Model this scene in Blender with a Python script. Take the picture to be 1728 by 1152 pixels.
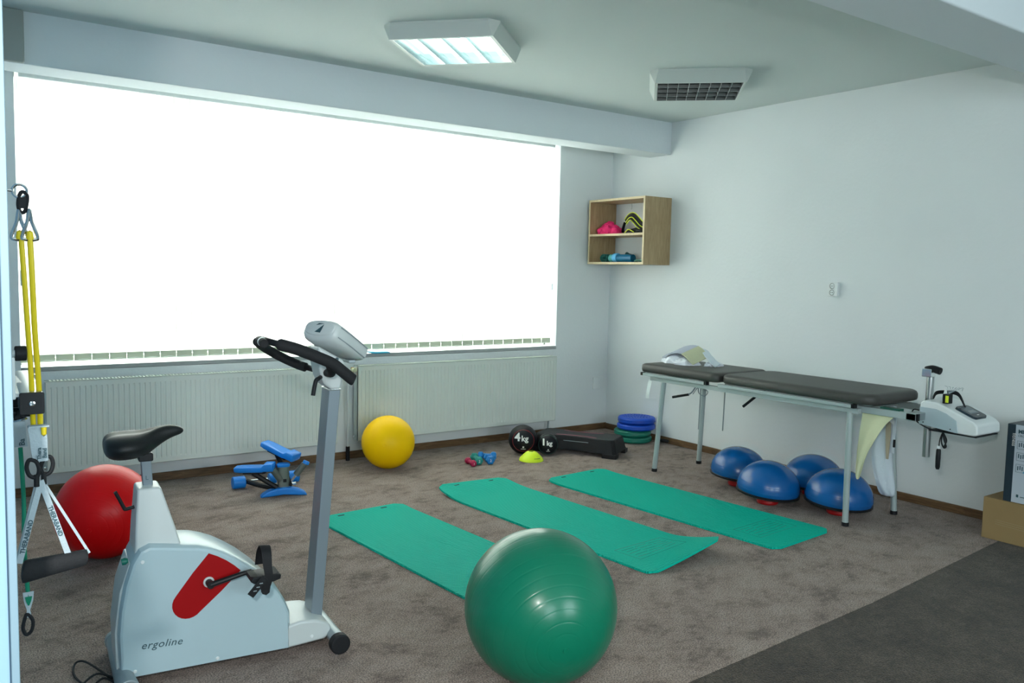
import bpy, bmesh, math, random
from mathutils import Vector, Matrix, noise
random.seed(7)
for o in list(bpy.data.objects): bpy.data.objects.remove(o)
SC = bpy.context.scene; COL = SC.collection; PI = math.pi
V = Vector
# ------------------------------------------------------------------ camera
cam = bpy.data.cameras.new('camera'); cam.sensor_width = 36; cam.lens = 1418.03/1728*36; cam.clip_start = .05
co = bpy.data.objects.new('camera', cam); COL.objects.link(co)
cr = V((0.81502789, -0.57901758, 0.02163727)); cu = V((0.02933499, 0.07852947, 0.9964801)); cf = V((0.57867866, 0.81152434, -0.08098919))
co.matrix_world = Matrix(((cr.x, cu.x, -cf.x, -5.58236), (cr.y, cu.y, -cf.y, -6.19788), (cr.z, cu.z, -cf.z, 1.51779), (0, 0, 0, 1)))
SC.camera = co
# ------------------------------------------------------------------ view, world, lights
SC.view_settings.view_transform = 'Standard'; SC.view_settings.look = 'None'
SC.view_settings.exposure = 0.0; SC.view_settings.gamma = 1.0; SC.view_settings.use_curve_mapping = False
W = bpy.data.worlds.new('world'); SC.world = W; W.use_nodes = True
W.node_tree.nodes['Background'].inputs[0].default_value = (.85, .95, 1, 1); W.node_tree.nodes['Background'].inputs[1].default_value = 1.0

def area(name, loc, target, sx, sy, power, col):
    l = bpy.data.lights.new(name, 'AREA'); l.shape = 'RECTANGLE'; l.size = sx; l.size_y = sy; l.energy = power; l.color = col
    o = bpy.data.objects.new(name, l); COL.objects.link(o); o.location = loc
    o.rotation_euler = (V(target)-V(loc)).to_track_quat('-Z', 'Y').to_euler()
    return o
area('daylight_behind_blinds', (-2.85, .75, 1.85), (-2.85, 0, 1.85), 5.0, 2.6, 770, (.925, .975, .985))
area('assumed_rear_window_fill', (-6.0, -8.92, 1.7), (-5.4, -2, 1.2), 1.5, 1.5, 82, (.80, .95, 1))  # bluish fill added for windows assumed behind the camera, none built
area('assumed_rear_window_fill', (-3.2, -8.92, 1.7), (-3.0, -2, 1.2), 1.5, 1.5, 82, (.80, .95, 1))
area('camera_flash', (-5.86, -6.22, 1.86), (-3.4, -2.2, 1.0), .09, .06, 42, (1, .965, .93))

# ------------------------------------------------------------------ materials
def nm(nt, t, **kw):
    n = nt.nodes.new(t)
    for k, v in kw.items(): setattr(n, k, v)
    return n
def mat(name, col, rough=.5, metal=0, var=0, vscale=8, bump=0, bscale=60, spec=.5, coat=0, trans=0, sheen=0):
    m = bpy.data.materials.new(name); m.use_nodes = True; nt = m.node_tree; p = nt.nodes['Principled BSDF']
    p.inputs['Base Color'].default_value = (*col, 1); p.inputs['Roughness'].default_value = rough; p.inputs['Metallic'].default_value = metal
    p.inputs['Specular IOR Level'].default_value = spec; p.inputs['Coat Weight'].default_value = coat; p.inputs['Coat Roughness'].default_value = .15
    p.inputs['Transmission Weight'].default_value = trans; p.inputs['Sheen Weight'].default_value = sheen
    tc = nm(nt, 'ShaderNodeTexCoord')
    if var:
        n = nm(nt, 'ShaderNodeTexNoise'); n.inputs['Scale'].default_value = vscale; n.inputs['Detail'].default_value = 4
        nt.links.new(tc.outputs['Object'], n.inputs['Vector'])
        r = nm(nt, 'ShaderNodeMapRange'); r.inputs[1].default_value = .3; r.inputs[2].default_value = .7; r.inputs[3].default_value = 1-var; r.inputs[4].default_value = 1+var
        nt.links.new(n.outputs[0], r.inputs[0])
        mx = nm(nt, 'ShaderNodeVectorMath', operation='SCALE'); mx.inputs[0].default_value = col
        nt.links.new(r.outputs[0], mx.inputs['Scale']); nt.links.new(mx.outputs[0], p.inputs['Base Color'])
    if bump:
        n = nm(nt, 'ShaderNodeTexNoise'); n.inputs['Scale'].default_value = bscale; n.inputs['Detail'].default_value = 5
        nt.links.new(tc.outputs['Object'], n.inputs['Vector'])
        b = nm(nt, 'ShaderNodeBump'); b.inputs['Strength'].default_value = bump; b.inputs['Distance'].default_value = .01
        nt.links.new(n.outputs[0], b.inputs['Height']); nt.links.new(b.outputs[0], p.inputs['Normal'])
    return m
def emit(name, col, s):
    m = bpy.data.materials.new(name); m.use_nodes = True; nt = m.node_tree; nt.nodes.remove(nt.nodes['Principled BSDF'])
    e = nm(nt, 'ShaderNodeEmission'); e.inputs[0].default_value = (*col, 1); e.inputs[1].default_value = s
    nt.links.new(e.outputs[0], nt.nodes['Material Output'].inputs[0]); return m
def glass_mat():
    m = bpy.data.materials.new('window_glass'); m.use_nodes = True; nt = m.node_tree; nt.nodes.remove(nt.nodes['Principled BSDF'])
    t = nm(nt, 'ShaderNodeBsdfTransparent'); g = nm(nt, 'ShaderNodeBsdfGlossy'); g.inputs['Roughness'].default_value = .02
    f = nm(nt, 'ShaderNodeFresnel'); f.inputs[0].default_value = 1.3; mx = nm(nt, 'ShaderNodeMixShader')
    nt.links.new(f.outputs[0], mx.inputs[0]); nt.links.new(t.outputs[0], mx.inputs[1]); nt.links.new(g.outputs[0], mx.inputs[2])
    nt.links.new(mx.outputs[0], nt.nodes['Material Output'].inputs[0]); return m
def fabric_translucent(name, dcol, tcol, fac):
    m = bpy.data.materials.new(name); m.use_nodes = True; nt = m.node_tree; nt.nodes.remove(nt.nodes['Principled BSDF'])
    d = nm(nt, 'ShaderNodeBsdfDiffuse'); d.inputs[0].default_value = (*dcol, 1); t = nm(nt, 'ShaderNodeBsdfTranslucent'); t.inputs[0].default_value = (*tcol, 1)
    mx = nm(nt, 'ShaderNodeMixShader'); mx.inputs[0].default_value = fac
    tc = nm(nt, 'ShaderNodeTexCoord'); n = nm(nt, 'ShaderNodeTexNoise'); n.inputs['Scale'].default_value = 300
    b = nm(nt, 'ShaderNodeBump'); b.inputs['Strength'].default_value = .1; nt.links.new(tc.outputs['Object'], n.inputs['Vector']); nt.links.new(n.outputs[0], b.inputs['Height']); nt.links.new(b.outputs[0], d.inputs['Normal'])
    nt.links.new(d.outputs[0], mx.inputs[1]); nt.links.new(t.outputs[0], mx.inputs[2]); nt.links.new(mx.outputs[0], nt.nodes['Material Output'].inputs[0]); return m
def carpet_mat(name, c1, c2, c3):
    m = bpy.data.materials.new(name); m.use_nodes = True; nt = m.node_tree; p = nt.nodes['Principled BSDF']
    p.inputs['Roughness'].default_value = .95; p.inputs['Specular IOR Level'].default_value = .08; p.inputs['Sheen Weight'].default_value = .15
    tc = nm(nt, 'ShaderNodeTexCoord')
    mp = nm(nt, 'ShaderNodeMapping'); mp.inputs['Rotation'].default_value = (0, 0, math.radians(-30)); mp.inputs['Scale'].default_value = (1.0, 1.25, 1)
    nt.links.new(tc.outputs['Object'], mp.inputs[0])
    a = nm(nt, 'ShaderNodeTexNoise'); a.inputs['Scale'].default_value = 4.2; a.inputs['Detail'].default_value = 9; a.inputs['Roughness'].default_value = .62; a.inputs['Distortion'].default_value = .15
    nt.links.new(mp.outputs[0], a.inputs['Vector'])
    rp = nm(nt, 'ShaderNodeValToRGB'); e = rp.color_ramp.elements; e[0].position = .40; e[0].color = (*c1, 1); e[1].position = .62; e[1].color = (*c3, 1)
    k = e.new(.505); k.color = (*c2, 1)
    a2 = nm(nt, 'ShaderNodeTexNoise'); a2.inputs['Scale'].default_value = 17; a2.inputs['Detail'].default_value = 5; a2.inputs['Roughness'].default_value = .7; nt.links.new(mp.outputs[0], a2.inputs['Vector'])
    mm = nm(nt, 'ShaderNodeMath', operation='MULTIPLY_ADD'); mm.inputs[1].default_value = .42; nt.links.new(a2.outputs[0], mm.inputs[0])
    m2 = nm(nt, 'ShaderNodeMath', operation='MULTIPLY'); m2.inputs[1].default_value = .62; nt.links.new(a.outputs[0], m2.inputs[0]); nt.links.new(m2.outputs[0], mm.inputs[2])
    nt.links.new(mm.outputs[0], rp.inputs[0])
    f = nm(nt, 'ShaderNodeTexNoise'); f.inputs['Scale'].default_value = 170; f.inputs['Detail'].default_value = 2
    nt.links.new(tc.outputs['Object'], f.inputs['Vector'])
    r = nm(nt, 'ShaderNodeMapRange'); r.inputs[1].default_value = .35; r.inputs[2].default_value = .65; r.inputs[3].default_value = .42; r.inputs[4].default_value = 1.55; nt.links.new(f.outputs[0], r.inputs[0])
    mx = nm(nt, 'ShaderNodeVectorMath', operation='SCALE'); nt.links.new(rp.outputs[0], mx.inputs[0]); nt.links.new(r.outputs[0], mx.inputs['Scale'])
    nt.links.new(mx.outputs[0], p.inputs['Base Color'])
    b = nm(nt, 'ShaderNodeBump'); b.inputs['Strength'].default_value = .7; b.inputs['Distance'].default_value = .008
    nt.links.new(f.outputs[0], b.inputs['Height']); nt.links.new(b.outputs[0], p.inputs['Normal']); return m
def wood_mat(name, c1, c2, scale=(1, 12, 1), rough=.5):
    m = bpy.data.materials.new(name); m.use_nodes = True; nt = m.node_tree; p = nt.nodes['Principled BSDF']; p.inputs['Roughness'].default_value = rough
    tc = nm(nt, 'ShaderNodeTexCoord'); mp = nm(nt, 'ShaderNodeMapping'); mp.inputs['Scale'].default_value = scale; nt.links.new(tc.outputs['Object'], mp.inputs[0])
    a = nm(nt, 'ShaderNodeTexNoise'); a.inputs['Scale'].default_value = 6; a.inputs['Detail'].default_value = 8; a.inputs['Distortion'].default_value = 1.2; nt.links.new(mp.outputs[0], a.inputs['Vector'])
    rp = nm(nt, 'ShaderNodeValToRGB'); e = rp.color_ramp.elements; e[0].position = .35; e[0].color = (*c1, 1); e[1].position = .65; e[1].color = (*c2, 1)
    nt.links.new(a.outputs[0], rp.inputs[0]); nt.links.new(rp.outputs[0], p.inputs['Base Color']); return m
def mat_foam(name, col):
    m = mat(name, col, .6, spec=.12); nt = m.node_tree; p = nt.nodes['Principled BSDF']; tc = nm(nt, 'ShaderNodeTexCoord')
    w = nm(nt, 'ShaderNodeTexWave', wave_type='BANDS', bands_direction='Y'); w.inputs['Scale'].default_value = 24; w.inputs['Distortion'].default_value = 0
    nt.links.new(tc.outputs['Object'], w.inputs['Vector'])
    b = nm(nt, 'ShaderNodeBump'); b.inputs['Strength'].default_value = 1; b.inputs['Distance'].default_value = .007
    nt.links.new(w.outputs[0], b.inputs['Height']); nt.links.new(b.outputs[0], p.inputs['Normal']); return m

WALL = mat('white_wall_paint', (.74, .785, .79), .85, bump=.12, bscale=35, var=.012, vscale=1.5, spec=.2)
BEAMP = mat('blue_grey_wall_paint', (.68, .745, .775), .85, bump=.12, bscale=35, spec=.2)
CEIL = mat('ceiling_paint', (.63, .70, .69), .9, bump=.08, bscale=30, spec=.15)
CARPET = carpet_mat('taupe_carpet', (.135, .095, .076), (.255, .192, .159), (.31, .242, .205))
CARPETD = carpet_mat('dark_carpet', (.024, .017, .010), (.043, .032, .020), (.070, .053, .036))
BASEW = wood_mat('brown_baseboard', (.10, .052, .022), (.19, .11, .05), (1, 1, 14))
WHITEP = mat('white_plastic', (.74, .79, .79), .35, var=.01)
BIKEW = mat('bike_white_shell', (.42, .56, .61), .28, coat=.2, var=.01, vscale=3)
BIKEC = mat('bike_cream_shell', (.56, .62, .62), .3)
SILLM = mat('sill_white', (.8, .84, .84), .3)
FRAMEW = mat('window_frame_white', (.75, .78, .7), .4)
GLASS = glass_mat()
VANE = fabric_translucent('blind_fabric', (.80, .84, .78), (.95, .95, .92), .55)
POCKET = fabric_translucent('blind_weight_pocket', (.52, .56, .46), (.40, .44, .33), .24)
RADW = mat('radiator_enamel', (.70, .75, .70), .32, var=.008)
RADG = mat('radiator_grille', (.5, .56, .5), .4)
RUBBER = mat('black_rubber', (.010, .011, .013), .65, spec=.3, bump=.1, bscale=200)
BLACKP = mat('black_plastic', (.009, .010, .012), .5, spec=.3)
FOAMB = mat('black_foam', (.008, .009, .011), .8, bump=.2, bscale=300)
VINYL = mat('black_saddle_vinyl', (.009, .011, .012), .45, spec=.35, bump=.08, bscale=250)
BENCHV = mat('charcoal_vinyl', (.052, .052, .047), .5, var=.08, vscale=5, bump=.1, bscale=160)
METAL = mat('brushed_steel', (.50, .53, .53), .32, metal=1, bump=.03, bscale=200)
CHROME = mat('chrome', (.8, .82, .83), .1, metal=1)
GREYT = mat('grey_powder_coat', (.30, .36, .385), .38, metal=.3)
POSTG = mat('bike_post_grey', (.20, .25, .285), .35, metal=.2)
BENCHM = mat('bench_grey_enamel', (.40, .47, .47), .35, metal=.15)
REDP = mat('red_decal', (.33, .001, .003), .5, spec=.2)
REDC = mat('red_plastic', (.42, .006, .008), .35)
BALLG = mat('green_ball_vinyl', (.004, .19, .105), .30, spec=.4, coat=.1, var=.05, vscale=3)
BALLR = mat('red_ball_vinyl', (.80, .003, .006), .34, spec=.25, coat=0)
BALLY = mat('yellow_ball_vinyl', (.98, .58, .001), .42, spec=.15)
VALVE = mat('valve_plug', (.3, .3, .3), .5)
MATG = mat_foam('turquoise_foam', (.004, .53, .39))
MATE = mat('turquoise_emboss', (.004, .25, .19), .6)
BLUEWALL = mat('bluish_light_wall', (.28, .45, .62), .7, bump=.1, bscale=40, spec=.2)  # bluish light from behind the camera is put into this wall's colour
TRIMB = mat('pale_blue_edge_trim', (.22, .33, .40), .5)
TRIMD = mat('dark_joint', (.03, .07, .11), .7)
DARKH = mat('dark_hole', (.005, .02, .018), .8)
BOSU = mat('blue_dome_vinyl', (.003, .10, .33), .26, spec=.5, coat=.15, var=.06, vscale=6)
STEPB = mat('blue_stepper_plastic', (.008, .22, .72), .4)
STEPG = mat('stepper_grey', (.16, .19, .17), .35, metal=.5)
PINKM = mat('pink_stripe', (.62, .13, .19), .5)
BLKSTEP = mat('black_step_plastic', (.009, .009, .010), .5, spec=.3, bump=.25, bscale=120)
CUSHB = mat('blue_cushion_vinyl', (.002, .065, .50), .4)
CUSHG = mat('green_cushion_vinyl', (.004, .17, .12), .4)
NEON = mat('neon_yellow', (.72, .92, .02), .45)
NEON2 = mat('neon_yellow_piping', (.70, .80, .03), .5)
PINKC = mat('pink_cloth', (.75, .015, .14), .8, bump=.3, bscale=40)
DBP = mat('crimson_neoprene', (.42, .01, .07), .5)
DBG = mat('teal_neoprene', (.01, .26, .22), .5)
DBB = mat('blue_neoprene', (.005, .20, .55), .45)
TEXTW = mat('white_print', (.78, .78, .75), .5)
TEXTD = mat('dark_print', (.03, .08, .10), .5)
OAK = wood_mat('oak_board', (.34, .235, .115), (.45, .33, .18), (9, 9, .9), .45)
OAKE = wood_mat('oak_edge', (.52, .42, .25), (.6, .5, .32), (9, 9, .9), .5)
CLOTHW = mat('white_towel', (.80, .84, .90), .9, bump=.35, bscale=70, sheen=.2)
CREAM = mat('cream_chamois', (.72, .74, .48), .85, bump=.2, bscale=60)
TAN = mat('tan_lining', (.42, .37, .27), .85)
PALEBELT = mat('white_belt_fabric', (.62, .70, .76), .8, bump=.25, bscale=90)
LAVENDER = mat('lavender_pad', (.46, .50, .60), .8, bump=.2, bscale=90)
OLIVEC = mat('olive_cream_pad', (.56, .58, .38), .85, bump=.2, bscale=90)
CARD = mat('cardboard', (.30, .20, .085), .8, var=.06, vscale=4)
TAPE = mat('clear_tape_on_cardboard', (.42, .34, .20), .25)
BOXW = mat('printed_box_white', (.50, .56, .62), .5)
BOXD = mat('printed_box_navy', (.018, .035, .05), .45)
BOXT = mat('printed_box_blue_art', (.04, .30, .50), .5)
TUBEY = mat('yellow_latex', (.82, .62, .01), .4)
TUBEG = mat('green_latex', (.0, .22, .12), .4)
STRAPW = mat('pale_webbing', (.40, .48, .52), .7, bump=.2, bscale=200)
BRASS = mat('brass', (.55, .36, .12), .3, metal=.8)
SCREEN = mat('dark_screen', (.02, .035, .045), .2)
SCREENL = mat('screen_grey', (.13, .17, .19), .3)
LOUVRE = mat('mirror_louvre', (.55, .6, .6), .2, metal=.9)
LOUVRED = mat('unlit_louvre_tone', (.05, .062, .06), .35, metal=.4)  # same louvre model; darkness of the switched-off lamp put into the colour
HOUS = mat('lamp_housing_enamel', (.56, .62, .59), .45)
TUBELIT = emit('lit_tube_glow', (.70, 1.0, .98), 5.0)
DIFFL = emit('lit_reflector_glow', (.62, .98, .96), 2.6)
BLUEB = mat('blue_band_cloth', (.02, .38, .62), .6)
BEAMDARK = mat('added_grey_green_strip', (.32, .36, .34), .8)

# ------------------------------------------------------------------ mesh helpers
def NB(): return bmesh.new()
def box(b, c, s, rot=None):
    m = Matrix.Translation(V(c)) @ ((rot if isinstance(rot, Matrix) else Matrix.Identity(4)))
    m = m @ Matrix.Diagonal((s[0], s[1], s[2], 1)); bmesh.ops.create_cube(b, size=1, matrix=m)
def frame(d, up=V((0, 0, 1))):
    d = d.normalized()
    if abs(d.dot(up)) > .98: up = V((1, 0, 0))
    x = up.cross(d).normalized(); return x, d.cross(x).normalized()
def ring(b, c, x, y, r, n, ry=None, ph=0):
    ry = r if ry is None else ry
    return [b.verts.new(c + x*(r*math.cos(ph+2*PI*i/n)) + y*(ry*math.sin(ph+2*PI*i/n))) for i in range(n)]
def bridge(b, A, Bv):
    n = len(A)
    for i in range(n): b.faces.new((A[i], A[(i+1) % n], Bv[(i+1) % n], Bv[i]))
def cap(b, R, rev=False):
    b.faces.new(R if not rev else R[::-1])
def cyl(b, p0, p1, r0, r1=None, n=24):
    p0, p1 = V(p0), V(p1); r1 = r0 if r1 is None else r1
    x, y = frame(p1-p0); A = ring(b, p0, x, y, r0, n); C = ring(b, p1, x, y, r1, n); bridge(b, A, C); cap(b, A, True); cap(b, C)
def smoothpts(pts, k=6, closed=False):
    P = [V(p) for p in pts]; n = len(P); out = []
    rng = n if closed else n-1
    for i in range(rng):
        p0 = P[(i-1) % n] if (closed or i > 0) else P[0]*2-P[1]
        p1 = P[i]; p2 = P[(i+1) % n]; p3 = P[(i+2) % n] if (closed or i+2 < n) else P[-1]*2-P[-2]
        for j in range(k):
            t = j/k; out.append(.5*((2*p1)+(-p0+p2)*t+(2*p0-5*p1+4*p2-p3)*t*t+(-p0+3*p1-3*p2+p3)*t**3))
    if not closed: out.append(P[-1])
    return out
def tube(b, pts, r, n=10, closed=False, k=6, ends=True):
    P = smoothpts(pts, k, closed) if k else [V(p) for p in pts]
    N = len(P); rings = []; x = None
    for i in range(N):
        d = (P[(i+1) % N]-P[i-1]) if (closed or 0 < i < N-1) else (P[1]-P[0] if i == 0 else P[-1]-P[-2])
        if d.length < 1e-9: d = V((0, 0, 1))
        d.normalize()
        if x is None: x, y = frame(d)
        else: x = (x-d*x.dot(d)).normalized(); y = d.cross(x)
        rr = r if not callable(r) else r(i/(N-1))
        rings.append(ring(b, P[i], x, y, rr, n))
    for i in range(N-1): bridge(b, rings[i], rings[i+1])
    if closed: bridge(b, rings[-1], rings[0])
    elif ends: cap(b, rings[0], True); cap(b, rings[-1])
def ribbon(b, pts, wv, t, k=6, closed=False):
    """flat strap: pts centre line; wv width vector or list per point; t thickness"""
    P = smoothpts(pts, k, closed) if k else [V(p) for p in pts]
    N = len(P); R = []
    W_ = [V(w) for w in wv] if isinstance(wv[0], (tuple, list, Vector)) else None
    for i in range(N):
        d = (P[min(i+1, N-1)]-P[max(i-1, 0)]) if not closed else (P[(i+1) % N]-P[i-1])
        d.normalize()
        if W_:
            f = i/(N-1)*(len(W_)-1); a = int(min(f, len(W_)-2)); w = W_[a].lerp(W_[a+1], f-a)
        else: w = V(wv)
        nn = d.cross(w).normalized()*t/2; h = w/2
        R.append([b.verts.new(P[i]+q) for q in (-h-nn, h-nn, h+nn, -h+nn)])
    for i in range(N-1): bridge(b, R[i], R[i+1])
    if closed: bridge(b, R[-1], R[0])
    else: cap(b, R[0], True); cap(b, R[-1])
def lathe(b, prof, n=48, M=None):
    M = M or Matrix.Identity(4); R = []
    for r, z in prof:
        if r < 1e-6: R.append([b.verts.new(M @ V((0, 0, z)))])
        else: R.append([b.verts.new(M @ V((r*math.cos(2*PI*i/n), r*math.sin(2*PI*i/n), z))) for i in range(n)])
    for A, C in zip(R, R[1:]):
        if len(A) == 1 and len(C) == 1: continue
        if len(A) == 1: [b.faces.new((A[0], C[(i+1) % n], C[i])) for i in range(n)]
        elif len(C) == 1: [b.faces.new((A[i], A[(i+1) % n], C[0])) for i in range(n)]
        else: bridge(b, A, C)
    if len(R[0]) > 1: cap(b, R[0], True)
    if len(R[-1]) > 1: cap(b, R[-1])
def prism(b, pts, a0, a1, ax='y'):
    """2d outline extruded along ax"""
    def P(u, v, a):
        return V((u, a, v)) if ax == 'y' else (V((u, v, a)) if ax == 'z' else V((a, u, v)))
    A = [b.verts.new(P(u, v, a0)) for u, v in pts]; C = [b.verts.new(P(u, v, a1)) for u, v in pts]
    bridge(b, A, C); cap(b, A, True); cap(b, C)
def loft(b, rings, caps=True, closed=False):
    R = [[b.verts.new(V(p)) for p in r] for r in rings]
    for A, C in zip(R, R[1:]): bridge(b, A, C)
    if closed: bridge(b, R[-1], R[0])
    elif caps: cap(b, R[0], True); cap(b, R[-1])
def sell(c, x, y, a, bb, n=24, e=2.6):
    """superellipse ring"""
    out = []
    for i in range(n):
        t = 2*PI*i/n; ct, st = math.cos(t), math.sin(t)
        out.append(V(c)+V(x)*(a*math.copysign(abs(ct)**(2/e), ct))+V(y)*(bb*math.copysign(abs(st)**(2/e), st)))
    return out
def rrect(w, h, r, k=6, cx=0, cy=0):
    o = []
    for sx, sy, a0 in ((1, 1, 0), (-1, 1, 90), (-1, -1, 180), (1, -1, 270)):
        for j in range(k+1):
            a = math.radians(a0+90*j/k); o.append((cx+sx*(w/2-r)+r*math.cos(a), cy+sy*(h/2-r)+r*math.sin(a)))
    return o
def tag(o, label=None, cat=None, group=None, kind=None):
    if label: o['label'] = label
    if cat: o['category'] = cat
    if group: o['group'] = group
    if kind: o['kind'] = kind
    return o
def obj(name, b, m, parent=None, loc=None, rot=None, bevel=0, seg=2, ang=35, sub=0, solid=0):
    bmesh.ops.recalc_face_normals(b, faces=b.faces[:])
    for f in b.faces: f.smooth = True
    for e in b.edges:
        if len(e.link_faces) == 2 and e.calc_face_angle(0) > math.radians(ang): e.smooth = False
    me = bpy.data.meshes.new(name); b.to_mesh(me); b.free(); me.materials.append(m)
    o = bpy.data.objects.new(name, me); COL.objects.link(o)
    if parent: o.parent = parent
    if loc: o.location = loc
    if rot: o.rotation_euler = rot
    if bevel:
        md = o.modifiers.new('bevel', 'BEVEL'); md.width = bevel; md.segments = seg; md.limit_method = 'ANGLE'; md.angle_limit = math.radians(30)
        if seg > 1:
            md.harden_normals = True
            for e in me.edges: e.use_edge_sharp = False
    if sub:
        for e in me.edges: e.use_edge_sharp = False
        md = o.modifiers.new('sub', 'SUBSURF'); md.levels = sub; md.render_levels = sub
    return o
def thing(name, label, cat, loc=(0, 0, 0), rz=0, group=None, kind=None):
    o = bpy.data.objects.new(name, None); COL.objects.link(o); o.location = loc; o.rotation_euler = (0, 0, rz); o.empty_display_size = .1
    return tag(o, label, cat, group, kind)
def struct(name, b, m, parent=None, **kw):
    o = obj(name, b, m, parent, **kw)
    if not parent: o['kind'] = 'structure'
    return o
def textmesh(body, size, depth=.0008, shear=0, align='LEFT', bold=0, spacing=1):
    cu_ = bpy.data.curves.new('text', 'FONT'); cu_.body = body; cu_.size = size; cu_.extrude = depth; cu_.shear = shear; cu_.align_x = align; cu_.offset = bold; cu_.space_character = spacing
    cu_.resolution_u = 3
    o = bpy.data.objects.new('text', cu_); COL.objects.link(o)
    dg = bpy.context.evaluated_depsgraph_get(); me = bpy.data.meshes.new_from_object(o.evaluated_get(dg))
    b = bmesh.new(); b.from_mesh(me); bpy.data.objects.remove(o); bpy.data.meshes.remove(me); return b
def xf(b, M): bmesh.ops.transform(b, matrix=M, verts=b.verts[:]); return b
def basis(x, y, o):
    x = V(x).normalized(); y = V(y); y = (y-x*x.dot(y)).normalized(); z = x.cross(y)
    return Matrix(((x.x, y.x, z.x, o[0]), (x.y, y.y, z.y, o[1]), (x.z, y.z, z.z, o[2]), (0, 0, 0, 1)))
def cloth_blob(b, c, s, seed=0, amp=.25, fr=3, n=28, flat=True, M=None):
    bm2 = bmesh.new(); bmesh.ops.create_uvsphere(bm2, u_segments=n*2, v_segments=n, radius=1)
    for v in bm2.verts:
        p = v.co.copy(); k = 1+amp*(noise.noise(p*fr+V((seed, 0, 0)))*1.2+.5*noise.noise(p*fr*2.7+V((0, seed, 0))))
        q = V((p.x*k*s[0], p.y*k*s[1], p.z*k*s[2]))
        if flat and q.z < 0: q.z *= .02
        v.co = q
    if M: bmesh.ops.transform(bm2, matrix=M, verts=bm2.verts[:])
    bmesh.ops.translate(bm2, vec=V(c), verts=bm2.verts[:])
    me = bpy.data.meshes.new('t'); bm2.to_mesh(me); bm2.free(); b.from_mesh(me); bpy.data.meshes.remove(me)
def copy_thing(o, parent=None):
    c = o.copy(); COL.objects.link(c)
    if parent: c.parent = parent
    for ch in [x for x in bpy.data.objects if x.parent == o]: copy_thing(ch, c)
    return c

# ------------------------------------------------------------------ room shell
ZC = 2.89; ZB = 2.607; XL = -5.4745; YF = -9.0; XO = -8.6
SEAM = [(-8.8, -4.33), (-3.26, -4.119), (-1.92, -4.051), (-.67, -3.94), (.3, -3.86)]
b = NB()
def slab(b, pts, z0, z1): prism(b, pts, z0, z1, 'z')
slab(b, [(.3, .4), (-8.8, .4)] + SEAM, -.1, 0); struct('floor', b, CARPET)
b = NB(); slab(b, SEAM + [(.3, YF-.2), (-8.8, YF-.2)], -.1, -.002); tag(struct('floor', b, CARPETD), 'darker carpet strip along the near side of the room')
b = NB(); box(b, (-4.25, -4.4, ZC+.1), (9.1, 9.6, .2)); struct('ceiling', b, CEIL)
b = NB(); box(b, (.15, -4.4, 1.5), (.3, 9.6, 3.1)); struct('wall_right', b, WALL)
XW0, XW1, ZS, ZT = -5.035, -.6536, .815, 2.76
b = NB()
box(b, ((XO+XW0)/2, .14, 1.5), (XW0-XO, .28, 3.1)); box(b, (XW1/2, .14, 1.5), (-XW1, .28, 3.1))
box(b, ((XW0+XW1)/2, .14, ZS/2-.03), (XW1-XW0, .28, ZS+.06)); box(b, ((XW0+XW1)/2, .14, (ZT+3.05)/2), (XW1-XW0, .28, 3.05-ZT))
struct('wall_back', b, WALL)
b = NB(); box(b, ((XO+XL)/2, -2.35, 1.5), (XL-XO, 5.0, 3.1)); struct('wall_left', b, BLUEWALL, bevel=.002, seg=1)
b = NB(); box(b, (-5.4795, -4.8525, 1.45), (.0105, .005, 2.88)); struct('trim_4', b, TRIMB, bevel=.001, seg=1)
b = NB(); box(b, (-5.4855, -4.851, 1.45), (.0022, .003, 2.88)); struct('trim_5', b, TRIMD)
b = NB(); box(b, (XO-.1, -7, 1.5), (.2, 4.6, 3.1)); struct('wall_side', b, WALL)
b = NB(); box(b, (-4.2, YF-.15, 1.5), (9.2, .3, 3.1)); struct('wall_front', b, WALL)
b = NB(); box(b, (-2.75, -.635, (ZB+ZC)/2+.02), (5.5, .266, ZC-ZB+.04)); struct('trim_1', b, BEAMP, bevel=.004, seg=1)
b = NB(); box(b, (-4.3, -4.25, (ZB+ZC)/2+.02), (8.6, .335, ZC-ZB+.04)); struct('trim_2', b, BEAMP, bevel=.012, seg=2)
b = NB(); box(b, (-5.17, -.785, (ZB+ZC)/2), (.24, .04, ZC-ZB)); struct('trim_3', b, BEAMDARK, bevel=.01, seg=2)  # added strip, coloured to stand in for the dark patch at the beam end
b = NB(); box(b, (-2.73, -.008, .03), (5.46, .016, .06)); struct('baseboard_back', b, BASEW, bevel=.003, seg=1)
b = NB(); box(b, (-.008, -4.4, .028), (.016, 8.8, .056)); struct('baseboard_right', b, BASEW, bevel=.003, seg=1)

# window
win = bpy.data.objects.new('window_1', None); COL.objects.link(win); win['kind'] = 'structure'; win.location = (XW0, .2, ZS)
ww = XW1-XW0; wh = ZT-ZS
b = NB()
for (c, s) in (((ww/2, 0, .035), (ww, .07, .07)), ((ww/2, 0, wh-.035), (ww, .07, .07)), ((.012, 0, wh/2), (.024, .07, wh)), ((ww-.012, 0, wh/2), (.024, .07, wh))): box(b, c, s)
obj('window_frame', b, FRAMEW, win, bevel=.006)
for mx_ in (1.03, 2.2, 3.35):
    b = NB(); box(b, (mx_, -.005, wh/2), (.085, .08, wh-.14)); obj('mullion', b, FRAMEW, win, bevel=.006)
b = NB(); box(b, (ww/2, .01, wh/2), (ww-.12, .006, wh-.12)); obj('glass', b, GLASS, win)
b = NB(); box(b, (ww/2, -.125, .014), (ww, .17, .030)); box(b, (ww/2, -.204, .014), (ww+.0, .012, .030)); obj('window_sill', b, SILLM, win, bevel=.006)

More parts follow.
